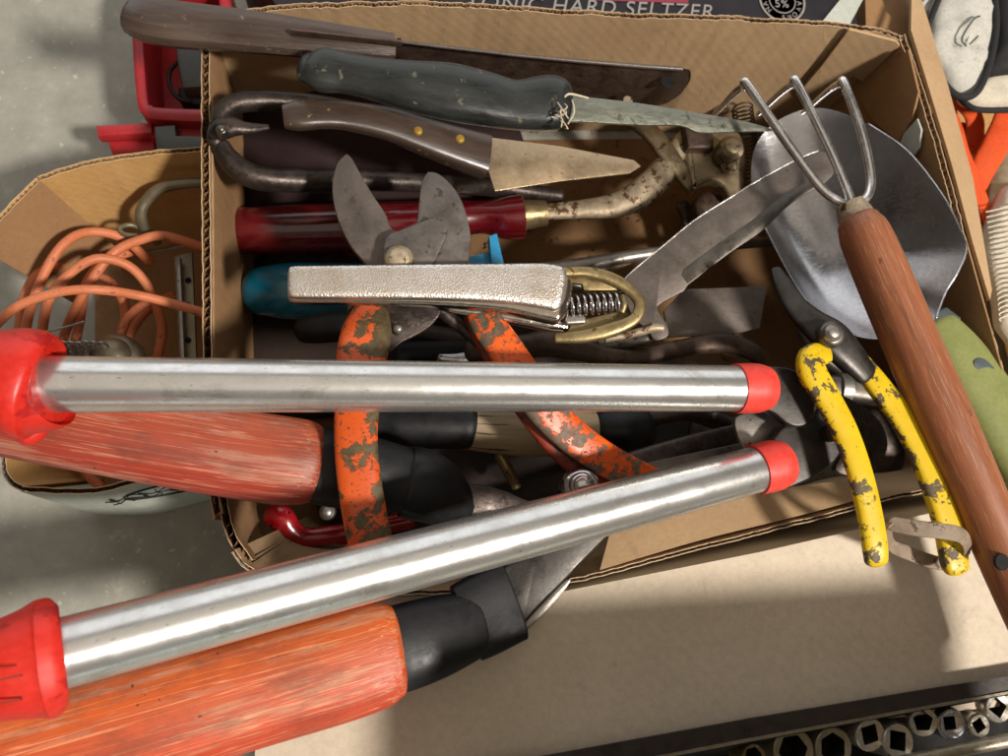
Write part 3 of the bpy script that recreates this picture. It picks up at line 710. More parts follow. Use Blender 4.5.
# ------------------------------------------------------------------ red plastic case
rc = thing('red_case', 'open red plastic tool case on the concrete behind the small carton', 'case', 165, 90, 0)
def rr(x0, y0, x1, y1): return [(x0 + 8, y0), (x1 - 8, y0), (x1, y0 + 8), (x1, y1 - 8), (x1 - 8, y1), (x0 + 8, y1), (x0, y1 - 8), (x0, y0 + 8)]
def tray_ring(name, outer, inner, z, h, mat, parent):
    a = [P(x, y, z) for x, y in outer]; b = [P(x, y, z) for x, y in inner]; n = len(a)
    c = [v - Vector((0, 0, h)) for v in b]; d = [v - Vector((0, 0, h)) for v in a]
    ca = [v.lerp(w, .25) + Vector((0, 0, .0015)) for v, w in zip(a, b)]; cb_ = [v.lerp(w, .75) + Vector((0, 0, .0015)) for v, w in zip(a, b)]
    V = d + a + ca + cb_ + b + c; F = []
    for r in range(5):
        for i in range(n):
            q, s = r * n + i, r * n + (i + 1) % n; F.append((q, s, s + n, q + n))
    F.append(tuple(range(5 * n, 6 * n)))
    return finish(name, V, F, mat, parent, smooth=50)
tray_ring('tray', outline([(132, 30), (137, 100), (143, 113), (155, 119), (222, 121), (228, 110), (228, -20), (150, -22), (134, -12)], 3), outline([(142, 30), (147, 98), (151, 105), (160, 108), (214, 109), (218, 100), (218, -8), (160, -10), (144, -2)], 3), .07, .05, M['case_red'], rc)
plate('front_lip', [(147, 119, 's'), (224, 121, 's'), (224, 138, 's'), (150, 137, 's')], .058, .03, M['case_red'], rc, bev=.002)
plate('lid', [(95, 125, 's'), (152, 122, 's'), (156, 160, 's'), (114, 160, 's'), (106, 137, 's')], .05, .012, M['case_red'], rc, bev=.002)
plate('lid_rim', [(95, 125, 's'), (152, 122, 's'), (152, 133, 's'), (97, 136, 's')], .062, .012, M['case_red'], rc, bev=.0025)
lt = plate('latch', [(154, 126, 's'), (175, 124, 's'), (176, 135, 's'), (224, 136, 's'), (224, 150, 's'), (156, 152, 's')], .068, .01, M['case_grey'], rc, bev=.002)
gd = thing('grey_device', 'grey tool with a black ring lying in the red case', 'tool', 190, 75, .03)
plate('housing', [(173, 30, 's'), (216, 30, 's'), (216, 86, 's'), (182, 88, 's'), (176, 60, 's')], .058, .03, M['case_grey'], gd, bev=.004)
plate('dark_base', [(178, 86, 's'), (216, 86, 's'), (216, 102), (190, 104), (178, 98)], .045, .02, M['black_rubber'], gd, bev=.003)
loft('ring', [(178, 62, .052, 4), (170, 72, .05, 4), (170, 86, .05, 4), (178, 98, .05, 4), (190, 102, .048, 4)], M['black_rubber'], gd, sides=8)

# ------------------------------------------------------------------ gloves and straps at the right
gl = thing('work_glove', 'pale grey work glove with black piping beyond the right wall', 'glove', 960, 50, .1)
def soft(name, pts, z, th, mat, parent, bev=.004, n=5): return plate(name, pts, z, th, mat, parent, bev=bev, n=n, steps=4, smooth=60)
# pillowed panel: surface raised to a soft dome with wrinkles
def pillow(name, pts, z, h, mat, parent, wr=.0025, fr=70, rings=9, seed=0, thk=.006):
    o = outline(pts, 6); zz = z if callable(z) else (lambda x, y: z)
    ed = [P(x, y, zz(x, y)) for x, y in o]; c = sum(ed, Vector()) / len(ed); n = len(ed); V = []; F = []
    V += [v - Vector((0, 0, thk)) for v in ed]
    for r in range(rings):
        s = 1 - r / rings
        for v in ed:
            p = c.lerp(v, s); k = math.sqrt(max(0, 1 - s ** 3))
            p = p + Vector((0, 0, h * k + wr * k * (noise.noise(p * fr + Vector((seed, 0, 0))) + .6 * noise.noise(Vector((p.x * fr * .5, p.y * fr * 2.2, seed)))))); V.append(p)
    V.append(c + Vector((0, 0, h)))
    for r in range(rings):
        for i in range(n):
            a, b = r * n + i, r * n + (i + 1) % n; F.append((a, b, b + n, a + n))
    l = rings * n
    for i in range(n): F.append((l + i, l + (i + 1) % n, len(V) - 1))
    F.append(tuple(range(n))[::-1])
    area = sum(ed[i - 1].x * ed[i].y - ed[i].x * ed[i - 1].y for i in range(n))
    if area < 0: F = [f[::-1] for f in F]
    return finish(name, V, F, mat, parent, smooth=180)
pillow('palm_panel', [(945, -14), (928, 30), (926, 52), (940, 72), (957, 92), (975, 90), (988, 60), (993, 25), (990, -14)], .13, .008, M['glove_white'], gl, seed=1, wr=.004)
pillow('back_panel', [(910, -12), (918, 14), (932, 12), (945, -12)], .12, .006, M['glove_white'], gl, seed=2)
loft('piping', [(944, -14, .137, 6), (926, 32, .136, 6), (924, 54, .136, 6), (938, 76, .136, 7), (956, 95, .136, 7), (976, 93, .136, 7), (990, 62, .136, 7), (996, 25, .136, 7), (993, -14, .136, 7)], M['black_cloth'], gl, sides=10)
pillow('black_cuff', [(996, -14), (992, 40), (985, 70), (1000, 76), (1040, 70), (1040, -14)], .125, .012, M['black_cloth'], gl, seed=4)
pillow('knit_wrist', [(962, 95), (975, 106), (1000, 108), (1040, 104), (1040, 72), (990, 76)], .118, .008, M['cream_cloth'], gl, seed=5)
loft('piping', [(960, 98, .122, 6), (975, 109, .124, 6), (1010, 110, .124, 6), (1040, 107, .124, 6)], M['black_cloth'], gl, sides=10)
loft('logo_stroke', [(966, 46, .1425, 2.2), (962, 38, .143, 2.2), (973, 20, .143, 2.2), (980, 16, .1425, 2.2)], M['case_grey'], gl, sides=6, ratio=.4)
loft('logo_stroke', [(970, 44, .1425, 2), (978, 36, .143, 2)], M['case_grey'], gl, sides=6, ratio=.4)
og = thing('orange_strap', 'bright orange plastic strap tangled below the grey glove', 'strap', 970, 160, .08)
for l in ([(940, 82, .1, 18), (955, 130, .1, 18), (975, 185, .095, 17), (992, 225, .09, 14), (1003, 262, .08, 14)],
          [(952, 92, .085, 20), (974, 118, .085, 20), (972, 148, .08, 22), (962, 128, .078, 18)],
          [(1012, 100, .1, 24), (998, 140, .1, 26), (985, 165, .095, 26), (975, 200, .085, 22), (985, 240, .08, 16)]):
    loft('band', l, M['orange_vinyl'], og, ratio=.3, sides=20, ex=2.6, wob=.0015)
mg = thing('knit_glove', 'cream knitted glove below the orange strap', 'glove', 1000, 250, .08)
pillow('hand', [(1010, 185), (996, 205), (984, 240), (985, 262), (996, 300), (1002, 330), (1030, 340), (1050, 200)], .1, .01, M['cream_cloth'], mg, seed=6, wr=.003, fr=110)
for k in range(22): loft('knit_rib', [(986 + k * .7, 212 + k * 5.2, .1095, 1.6), (1003, 208 + k * 5.2, .1115, 1.6), (1040, 196 + k * 5.2, .107, 1.6)], M['cream_cloth'], mg, sides=6, ratio=.5)
bg = thing('tan_glove', 'tan leather glove between the straps and the knitted glove', 'glove', 995, 190, .06)
pillow('hand', [(990, 150), (980, 190), (985, 230), (1000, 236), (1040, 220), (1040, 140)], .078, .012, M['blade_tan'], bg, seed=7, wr=.004)

# ================================================================== tools, deepest first
# trowel ------------------------------------------------------------
tr = thing('garden_trowel', 'wide steel trowel with olive green handle under the fork', 'trowel', 870, 240, .06)
def bowl(name, pts, mat, parent, zf, depth, th=.0014, rings=12):
    o = outline(pts, 6); ed = [P(x, y, zf(x, y)) for x, y in o]; n = len(ed); c = sum(ed, Vector()) / n; V, F = [], []
    for lay in (0, 1):
        for r in range(rings):
            s = 1 - r / rings
            for v in ed:
                p = c.lerp(v, s); p = p - Vector((0, 0, depth * (1 - s ** 2.2) + lay * th)); V.append(p)
        V.append(c - Vector((0, 0, depth + lay * th)))
    B = rings * n + 1
    for lay in (0, 1):
        for r in range(rings - 1):
            for i in range(n):
                a, b = lay * B + r * n + i, lay * B + r * n + (i + 1) % n
                f = (a, b, b + n, a + n); F.append(f if lay == 0 else f[::-1])
        for i in range(n):
            f = (lay * B + (rings - 1) * n + i, lay * B + (rings - 1) * n + (i + 1) % n, lay * B + rings * n); F.append(f if lay == 0 else f[::-1])
    for i in range(n): F.append((i, B + i, B + (i + 1) % n, (i + 1) % n))
    area = sum(ed[i - 1].x * ed[i].y - ed[i].x * ed[i - 1].y for i in range(n))
    if area < 0: F = [f[::-1] for f in F]
    return finish(name, V, F, mat, parent, smooth=60)
M['jaw_steel'] = simple('dark_smooth_jaw_steel', (56, 54, 51), (76, 72, 68), .42, .75, 60, bump=.1, spots=(90, 78, 64), spot_amt=.68)
M['trowel'] = simple('brushed_trowel_steel', (180, 179, 181), (194, 193, 195), .2, 1, 30, (1, 1, 1), bump=.04, rvar=.04, spots=(120, 106, 88), spot_amt=.69, spot_scale=160)
bowl('blade', [(764, 226), (752, 185), (756, 145), (782, 118), (822, 108), (868, 124), (908, 152), (944, 198), (964, 236), (966, 252), (958, 272), (946, 292), (936, 318), (912, 332), (884, 339), (856, 336), (826, 322), (796, 286)],
     M['trowel'], tr, lambda x, y: .098 + .062 * (x - 760) / 180, .034)
loft('rim', [(x, y, .0985 + .062 * (x - 760) / 180, 2.2) for x, y in ((868, 124), (908, 152), (944, 198), (963, 236), (966, 252), (958, 272), (946, 292), (936, 318))], M['steel_bright'], tr, sides=8)
loft('rim', [(x, y, .0985 + .062 * (x - 760) / 180, 1.8) for x, y in ((764, 226), (796, 286), (826, 322), (856, 336))], M['trowel'], tr, sides=8)
loft('socket', [(905, 295, .135, 22), (930, 318, .145, 30), (944, 334, .15, 40)], M['trowel'], tr, ratio=.6)
loft('collar', [(931, 318, .147, 40), (941, 330, .149, 48)], M['blue_grey'], tr, ratio=.6, cap=.2)
loft('handle', [(938, 330, .15, 46), (958, 358, .153, 58), (985, 402, .157, 66), (1020, 455, .162, 68), (1060, 520, .166, 62)], M['green_plastic'], tr, ratio=.6, ex=2.6, sides=32)
plate('inlay', [(974, 362), (984, 358), (1000, 374), (1006, 388), (992, 384), (980, 374)], .1672, .006, M['blue_grey'], tr)
# cast clamp with spring --------------------------------------------
cl = thing('cast_pliers', 'tarnished cast metal pliers with a coil spring in the far corner', 'pliers', 710, 160, .04)
C_ = M['cast']
loft('arm', [(596, 104, .075, 18), (625, 116, .08, 18), (650, 132, .085, 19), (670, 158, .085, 20), (690, 186, .08, 16)], C_, cl, ratio=.5, ex=3)
plate('body', [(684, 128), (706, 124), (735, 128), (746, 145), (748, 172), (744, 196), (732, 200), (724, 186), (712, 180), (700, 184), (694, 190), (688, 170)], .085, .014, C_, cl, bev=.0035, steps=4)
plate('jaw_block', [(684, 118, 's'), (713, 118, 's'), (715, 148, 's'), (688, 148, 's')], .094, .012, M['iron_brown'], cl, bev=.003, steps=3)
disc('bolt_head', 733, 146, .104, 13, .016, C_, cl, dome=.15)
disc('washer', 731, 163, .094, 8, .006, M['iron_pale'], cl)
disc('roller', 712, 206, .07, 17, .02, M['iron_brown'], cl, dome=.1)
helix('spring', P(742, 106, .06), P(752, 192, .065), 10 * S(745, 150, .06), .0007, 22, M['iron_black'], cl)
loft('lower_arm', [(682, 205, .05, 14), (690, 225, .045, 14), (694, 262, .04, 14)], M['iron_brown'], cl, ratio=.6)
loft('lower_arm', [(716, 205, .05, 18), (712, 235, .045, 18)], C_, cl, ratio=.6)
# maroon handled weeder ---------------------------------------------
mw = thing('weeder', 'maroon lacquered handle weeder with brass ferrule and curved pale shaft', 'weeder', 400, 225, .05)
loft('handle', [(240, 231, .07, 46), (300, 230, .07, 50), (400, 226, .07, 48), (455, 219, .072, 38), (482, 217, .073, 33), (505, 218, .074, 42), (522, 217, .075, 44)], M['maroon'], mw, caps=(.25, .15), sides=36)
loft('ferrule', [(524, 215, .075, 30), (546, 213, .076, 25)], M['brass'], mw, cap=.1)
loft('shaft', [(544, 212, .078, 16), (585, 209, .08, 20), (620, 204, .082, 27), (645, 190, .084, 30), (665, 168, .082, 26), (684, 140, .08, 18), (700, 120, .075, 12)], M['iron_pale'], mw, ratio=.6, wob=.0006)
# teal handle -------------------------------------------------------
tl = thing('teal_scraper', 'teal plastic handled tool lying under the chrome pruner', 'tool', 300, 291, .04)
loft('handle', [(264, 291, .065, 50), (290, 291, .066, 57), (340, 291, .066, 56), (420, 288, .066, 48), (470, 284, .066, 40)], M['teal'], tl, ratio=.8, sides=36, caps=(.9, .3))
loft('shank', [(470, 284, .066, 12), (560, 282, .06, 10), (590, 290, .055, 10)], M['steel_dark'], tl)
bl = thing('blue_clip', 'small light blue plastic clip showing above the chrome pruner', 'clip', 490, 255, .06)
plate('foot', [(468, 268, 's'), (470, 256, 's'), (488, 252, 's'), (505, 268, 's')], .085, .008, M['sky_blue'], bl)
plate('fin', [(489, 236, 's'), (497, 233, 's'), (505, 268, 's'), (492, 268, 's')], .093, .012, M['sky_blue'], bl)
# grey rod ----------------------------------------------------------
gr = thing('steel_rod', 'slim grey steel rod running from the pruner spring to the trowel', 'rod', 660, 250, .05)
loft('rod', [(540, 272, .066, 18), (590, 264, .066, 15), (640, 255, .064, 13), (700, 248, .06, 11), (775, 241, .06, 10)], M['steel_mid'], gr)
loft('sleeve', [(545, 277, .06, 15), (600, 268, .06, 12), (630, 262, .06, 5)], M['brass'], gr)
# black looped shears -----------------------------------------------
bs = thing('looped_shears', 'blackened iron shears with two curved rod handles and a latch', 'shears', 300, 150, .06)
IB = M['iron_black']
loft('upper_handle', [(219, 124, .166, 15), (223, 112, .166, 18), (237, 103, .164, 20), (262, 101, .160, 20), (300, 103, .152, 20), (360, 112, .135, 18), (430, 128, .095, 18), (500, 150, .085, 16), (560, 170, .075, 14)], IB, bs, wob=.0004)
loft('lower_handle', [(222, 146, .158, 17), (228, 158, .156, 22), (242, 171, .154, 24), (265, 179, .150, 24), (310, 181, .142, 23), (370, 181, .13, 20), (440, 184, .11, 18), (500, 188, .075, 18), (560, 196, .07, 14)], IB, bs, wob=.0004)
loft('link', [(217, 124, .162, 14), (215, 138, .16, 16), (220, 150, .156, 16)], IB, bs)
loft('latch', [(213, 132, .172, 14), (221, 129, .174, 23), (232, 127, .175, 21), (246, 128, .174, 13), (268, 127, .17, 6)], IB, bs, ratio=.7, wob=.0004)
disc('pivot', 221, 129, .184, 5.5, .006, M['steel_dark'], bs)
# dark red cloth, enlarged and near-black to paint in shade at the left
rg = thing('shade_rag', 'dark maroon rag enlarged to stand in for shade under the shears', 'shade_rag', 330, 140, .02)
pillow('cloth', [(238, 50), (330, 52), (440, 80), (520, 130), (500, 196), (380, 208), (300, 206), (238, 204)], .045, .02, simple('shade_dark_maroon_cloth', (34, 16, 16), (44, 22, 20), .9, bump=.3), rg, seed=8, wr=.006, fr=30, thk=.04)
rg2 = thing('shade_rag', 'dark rag bunched on the box floor below the orange snips and hedge shears pivot', 'shade_rag', 500, 480, .01)  # near-black cloth added where the box floor lies in deep shade
pillow('cloth', [(330, 430), (480, 415), (690, 415), (720, 455), (650, 500), (560, 545), (430, 572), (350, 540), (310, 490)], .02, .028, simple('shade_dark_cloth', (30, 20, 17), (46, 32, 27), .85, bump=.3), rg2, seed=9, wr=.008, fr=34, thk=.014)
rg3 = thing('shade_rag', 'dark brown rag added to stand in for shade by the left wall under the teal handle', 'shade_rag', 300, 350, .01)  # dark cloth added to paint in the shade beside the left wall
pillow('cloth', [(250, 262), (380, 262), (560, 330), (560, 400), (400, 410), (250, 405)], .014, .02, simple('shade_dark_brown_cloth', (38, 26, 20), (56, 40, 30), .85, bump=.3), rg3, seed=12, wr=.006, fr=34, thk=.01)
# red hooked handle bottom left -------------------------------------
rh = thing('red_pruner', 'small glossy red handle with hooked tip in the near left corner', 'pruner', 300, 525, .04)
loft('handle', [(270, 516, .075, 20), (280, 517, .077, 26), (289, 529, .075, 25), (304, 537, .072, 20), (330, 535, .07, 19), (370, 528, .065, 18), (410, 520, .06, 18)], M['red_gloss'], rh, ratio=.7)
loft('lower_handle', [(300, 548, .05, 14), (340, 550, .05, 16), (400, 545, .05, 16)], M['red_gloss'], rh)
disc('screw', 327, 512, .075, 8, .008, M['steel_mid'], rh)
# black dipped pliers -----------------------------------------------
bp_ = thing('black_pliers', 'pliers with black dipped grip left of the orange snips', 'pliers', 330, 328, .06)
loft('grip', [(306, 330, .095, 27), (322, 328, .097, 31), (350, 325, .098, 31), (385, 323, .095, 27)], M['black_rubber'], bp_, ratio=.8, cap=.9)
loft('grip', [(400, 352, .085, 26), (440, 350, .085, 26), (480, 346, .085, 22)], M['black_rubber'], bp_, ratio=.8)
loft('shank', [(380, 325, .09, 18), (450, 338, .085, 20), (520, 350, .08, 18)], M['iron_black'], bp_)
# chrome ratchet showing below the tube
kp = thing('knurled_knob', 'shiny knurled steel knob between the orange snip handles', 'knob', 465, 358, .05)
loft('knob', [(440, 358, .085, 18), (480, 357, .085, 18)], M['steel_bright'], kp, ratio=1, wob=.0016, sides=40)
# pale wood handled tool --------------------------------------------
pw = thing('wooden_handle_hoe', 'weathered pale wooden handle with black rubber sleeves crossing under the orange snips', 'hand hoe', 530, 430, .06)
loft('sleeve', [(372, 424, .115, 46), (420, 425, .115, 48), (468, 427, .115, 44)], M['black_rubber'], pw, sides=32, wob=.0006)
loft('handle', [(462, 428, .112, 42), (520, 432, .112, 48), (570, 432, .112, 47), (606, 430, .112, 42)], M['wood_pale'], pw, sides=32)
loft('end_cap', [(600, 430, .112, 48), (622, 430, .112, 52), (642, 428, .112, 44)], M['black_rubber'], pw, sides=32, wob=.001)
loft('rod', [(640, 422, .115, 19), (662, 415, .12, 19), (690, 412, .122, 20), (715, 420, .12, 21), (745, 432, .115, 22), (765, 444, .11, 22)], M['iron_black'], pw, wob=.0006)
loft('brace', [(640, 452, .09, 13), (680, 448, .09, 13), (715, 438, .09, 13)], M['iron_brown'], pw)
for (x, y) in ((716, 416), (736, 426), (752, 436)): disc('rivet', x, y, .131, 4, .003, M['steel_dark'], pw)
bt = thing('brass_tube', 'short brass tube in the dark gap between shear blades', 'tube', 507, 470, .05)
loft('tube', [(500, 455, .085, 13), (508, 470, .085, 12), (516, 486, .082, 11)], M['brass'], bt)
# deep clutter ------------------------------------------------------
dk = thing('steel_plate_jaw', 'broad dark steel jaw lying at the near right of the box', 'jaw', 800, 460, .06)
plate('jaw', [(700, 500), (730, 440), (765, 420), (830, 400), (880, 420), (892, 450), (880, 478), (830, 492), (770, 494)], .085, .006, M['steel_dark'], dk, bev=.0015)
plate('jaw', [(690, 430), (705, 420), (770, 470), (740, 500), (690, 500)], .095, .005, M['iron_black'], dk, bev=.0015)
pi = thing('pipe_wrench', 'grey steel wrench shank behind the yellow handles', 'wrench', 860, 390, .08)
loft('shank', [(800, 388, .105, 24), (838, 388, .11, 26), (870, 392, .11, 26), (905, 396, .11, 26)], M['steel_dark'], pi, ratio=.8, ex=3)
loft('collar', [(838, 388, .111, 31), (848, 389, .111, 31)], M['steel_mid'], pi, ratio=.8, cap=.1)
loft('jaw', [(868, 420, .1, 30), (885, 450, .095, 40), (880, 470, .09, 36)], M['iron_black'], pi, ratio=.6)
gh = thing('glass_cutter', 'dark iron bar lying across the floor of the box below the tubes', 'bar', 470, 550, .03)
gh.name = 'iron_bar'
loft('bar', [(420, 560, .05, 22), (520, 530, .05, 22), (650, 490, .05, 24), (760, 470, .05, 20)], M['iron_brown'], gh, ratio=.5, ex=4)
gb = thing('iron_bar', 'brown iron strap across the box floor below the pale wooden handle', 'bar', 420, 480, .02)
loft('bar', [(330, 470, .03, 20), (430, 468, .03, 20), (560, 460, .03, 20), (690, 440, .03, 20)], M['iron_brown'], gb, ratio=.4, ex=4)
# forged shears handle + long blade ---------------------------------
fs = thing('grass_shears', 'large pitted grass shears with long angled blade beside the spring', 'shears', 640, 345, .08)
plate('upper_blade', [(624, 280), (635, 269), (663, 246), (695, 220), (733, 196), (759, 180), (796, 160), (818, 151), (832, 156), (836, 168), (826, 182), (792, 203), (763, 230), (727, 255), (688, 285, 's'), (684, 291, 's'), (660, 304), (659, 312), (667, 324), (668, 336), (655, 340), (648, 330), (634, 318), (626, 300)],
      lambda x, y: .142 + .0001 * (x - 640), .0028, M['shear_steel'], fs, bev=.0009)
strip('ground_edge', [(690, 284.5), (727, 255.5), (763, 230.5), (792, 203.5), (850, 176.5)], [(686, 278), (722, 250), (757, 225), (787, 199), (850, 173)], .1445, .153, M['bare_edge'], fs, .0006) if False else None
plate('edge_band', [(688, 283.4, 's'), (727, 253.5, 's'), (763, 228.6, 's'), (791, 202, 's'), (822, 182, 's'), (818, 176, 's'), (784, 194, 's'), (753, 220, 's'), (718, 244, 's'), (684, 269, 's'), (682, 275, 's')],
      lambda x, y: .1425 + .0001 * (x - 640), .001, M['steel_dark'], fs, bev=.0003)
plate('lower_blade', [(664, 311, 's'), (684, 289, 's'), (767, 286, 's'), (760, 328, 's'), (735, 334, 's'), (668, 337, 's')], .118, .0028, M['shear_steel'], fs, bev=.0006)
loft('forged_handle', [(470, 352, .118, 20), (525, 346, .125, 24), (552, 343, .13, 27), (580, 349, .132, 25), (604, 356, .13, 19), (640, 356, .128, 17), (680, 348, .125, 18), (720, 343, .12, 20), (750, 350, .115, 18), (760, 362, .11, 12)], M['iron_brown'], fs, ratio=.8, wob=.0006, ex=2.6)
loft('tang', [(600, 345, .13, 12), (625, 342, .132, 14), (645, 338, .135, 14), (652, 333, .137, 10)], M['steel_dark'], fs, ratio=.8)
loft('lower_handle', [(560, 372, .1, 22), (620, 368, .1, 22), (700, 372, .1, 20), (770, 390, .095, 18)], M['iron_black'], fs)
loft('upper_edge', [(x, y, .1415 + .0001 * (x - 640), 1.3) for x, y in ((624, 280), (635, 269), (663, 246), (695, 220), (733, 196), (759, 180), (796, 160), (818, 151))], M['bare_edge'], fs, sides=6)
# hedge shears ------------------------------------------------------
hs = thing('hedge_shears', 'long hedge shears with worn red and orange wooden handles and black ferrules', 'hedge shears', 585, 485, .1)
BR = M['black_rubber']
loft('handle', [(-70, 398, .203, 86), (0, 411, .197, 88), (90, 428, .191, 88), (180, 444, .184, 89), (265, 458, .176, 89), (300, 462, .173, 86), (314, 464, .171, 78)], M['wood_red'], hs, ratio=.72, sides=40, caps=(0, .22), label='worn red wooden handle')
loft('ferrule', [(308, 464, .170, 72), (330, 467, .168, 78), (370, 474, .163, 74), (402, 480, .158, 67), (411, 482, .157, 73), (430, 489, .154, 70), (448, 502, .149, 56), (460, 515, .145, 36)], BR, hs, ratio=.7, sides=36, ex=2.4, caps=(.1, .4))
loft('tang', [(446, 504, .146, 34), (475, 500, .144, 32), (500, 502, .142, 24), (530, 512, .142, 22), (560, 508, .15, 28), (586, 492, .15, 34), (630, 470, .145, 34), (690, 448, .14, 26), (740, 432, .13, 18)], M['iron_black'], hs, ratio=.35, ex=3)
HB = M['wood_orange']
loft('handle', [(-140, 802, .225, 122), (-40, 775, .222, 118), (60, 747, .216, 114), (160, 718, .21, 111), (260, 689, .202, 108), (340, 666, .196, 106), (380, 654, .193, 100), (396, 650, .192, 88)], HB, hs, ratio=.62, sides=44, ex=2.5, caps=(0, .2), label='worn orange wooden handle')
loft('ferrule', [(388, 651, .190, 80), (400, 648, .189, 84), (432, 638, .185, 80), (462, 628, .180, 70), (478, 622, .177, 62)], BR, hs, ratio=.6, sides=36, ex=2.6, caps=(.1, .2))
loft('ferrule_wrap', [(466, 623, .178, 78), (480, 616, .177, 80), (498, 607, .175, 80), (511, 601, .173, 79)], BR, hs, ratio=.42, ex=3.6, sides=48, caps=(.06, .1))
plate('tang', [(498, 574), (530, 552), (566, 538), (616, 529, 's'), (596, 549), (566, 580), (540, 606), (522, 626, 's'), (508, 600)], .168, .008, M['jaw_steel'], hs, bev=.002, steps=3)
plate('blade_side', [(522, 626, 's'), (540, 606), (566, 580), (570, 583), (552, 606), (527, 631, 's')], .164, .009, M['steel_mid'], hs, bev=.001)
plate('blade', [(560, 508), (590, 470), (620, 468), (760, 440), (800, 446), (700, 480), (610, 520)], .148, .004, M['steel_dark'], hs, bev=.001)
disc('pivot_nut', 583, 487, .176, 20, .016, M['steel_bright'], hs, dome=.05)
disc('pivot_bolt', 583, 485, .181, 13, .006, M['steel_bright'], hs, dome=.5)
# orange snips ------------------------------------------------------
sn = thing('tin_snips', 'tin snips with chipped orange paint handles and open grey jaws', 'snips', 400, 300, .12)
SM = M['shear_steel']
sm2 = simple('worn_snip_steel', (104, 98, 92), (126, 118, 112), .45, .7, 70, bump=.15, spots=(84, 74, 64), spot_amt=.6)
plate('left_jaw', [(346, 153, 's'), (336, 165), (332, 190), (338, 220), (350, 245), (364, 262), (376, 280, 's'), (410, 285, 's'), (412, 238, 's'), (392, 228), (386, 214), (374, 196), (362, 176), (352, 158)], .180, .006, M['shear_steel'], sn, bev=.0012)
plate('right_jaw', [(428, 171, 's'), (421, 185), (417, 222, 's'), (390, 236), (384, 250), (390, 290, 's'), (455, 290, 's'), (466, 268), (471, 240), (466, 212), (456, 190), (440, 174)], .187, .005, sm2, sn, bev=.0012)
plate('jaw_boss', [(388, 236), (408, 228), (428, 219), (441, 218), (448, 228), (440, 250), (420, 290, 's'), (386, 290, 's'), (383, 258)], .1895, .003, sm2, sn, bev=.0008)
disc('rivet', 399, 258, .194, 15, .006, M['iron_pale'], sn, dome=.25)
OC = M['orange_chip']
plate('shoulder', [(352, 300), (400, 292), (440, 305), (430, 326), (402, 342), (385, 352), (350, 330)], .178, .005, M['iron_black'], sn, bev=.001)
disc('shoulder_screw', 398, 328, .186, 5, .008, M['steel_mid'], sn, dome=.1)
loft('left_handle', [(371, 312, .178, 36), (367, 332, .184, 50), (362, 356, .189, 50), (359, 390, .194, 46), (356, 430, .197, 43), (358, 470, .198, 43), (364, 510, .197, 44), (371, 545, .195, 44), (376, 575, .19, 42)], OC, sn, ratio=.42, ex=2.5, sides=36)
loft('right_handle', [(478, 305, .182, 26), (486, 322, .186, 34), (503, 346, .188, 36), (522, 375, .188, 38), (544, 408, .184, 38), (575, 438, .177, 36), (610, 462, .169, 34), (652, 482, .16, 30)], M['orange_chip_heavy'], sn, ratio=.4, ex=3, sides=36)
loft('shaded_underside', [(470, 318, .172, 14), (485, 345, .174, 18), (510, 385, .174, 22), (535, 420, .171, 24), (566, 455, .165, 24), (600, 480, .157, 22), (630, 492, .15, 18)], M['shade_red'], sn, ratio=.5, ex=2.4)  # shaded underside of the orange handle, painted as a darker red
loft('cross_bar', [(440, 310, .174, 14), (470, 335, .17, 12), (500, 362, .168, 12)], M['iron_black'], sn)
# chrome pruner -----------------------------------------------------
cpn = thing('pebbled_pruner', 'nickel plated pruner with pebbled handle and exposed spring lying across the box', 'pruner', 430, 285, .15)
NK = M['nickel']
loft('handle', [(291, 283, .2, 31), (300, 283, .2, 33), (350, 283, .2, 34), (430, 283, .2, 36), (500, 284.5, .2, 40), (540, 287, .2, 46), (556, 290, .2, 47)], M['pebbled'], cpn, ratio=.42, ex=6, sides=56, caps=(.2, .45), smooth=60)
loft('handle_side', [(291, 288, .195, 31), (300, 288, .195, 33), (350, 288, .195, 34), (430, 288.5, .195, 37), (500, 291, .195, 43), (542, 296, .195, 52), (560, 301, .195, 50)], NK, cpn, ratio=.42, ex=5, sides=56, caps=(.2, .4), smooth=60)
loft('front_jaw', [(450, 308, 0.186, 10), (510, 316, 0.184, 18), (545, 322, 0.182, 20), (566, 326, 0.181, 16)], NK, cpn, ratio=.8)
BS = M['brass']
loft('frame', [(552, 273, 0.192, 10), (585, 272, 0.192, 11), (612, 279, 0.192, 13), (632, 292, 0.192, 12), (640, 305, 0.192, 12), (633, 320, 0.192, 12), (610, 330, 0.191, 15), (585, 336, 0.190, 14), (556, 338, 0.189, 10)], BS, cpn, ratio=.7, ex=2.6)
plate('frame_plate', [(566, 274, 's'), (606, 277), (626, 288), (620, 290), (584, 290, 's'), (582, 284, 's'), (566, 282, 's')], 0.190, .004, BS, cpn)
plate('frame_plate', [(572, 322, 's'), (624, 310, 's'), (630, 320), (600, 332), (566, 336, 's')], 0.186, .004, BS, cpn)
loft('spring_cup', [(622, 296, 0.191, 6), (624, 304, 0.192, 7), (622, 312, 0.191, 6)], BS, cpn)
helix('spring', P(563, 306, 0.191), P(621, 302, 0.191), 10 * S(600, 300, 0.191), .0008, 9, M['steel_bright'], cpn)
loft('stop_screw', [(566, 321, 0.186, 10), (583, 320, 0.186, 10)], M['steel_mid'], cpn, ex=4)
loft('catch', [(606, 339, 0.179, 7), (635, 333, 0.182, 8), (652, 328, 0.184, 10), (662, 328, 0.184, 9)], M['iron_pale'], cpn)
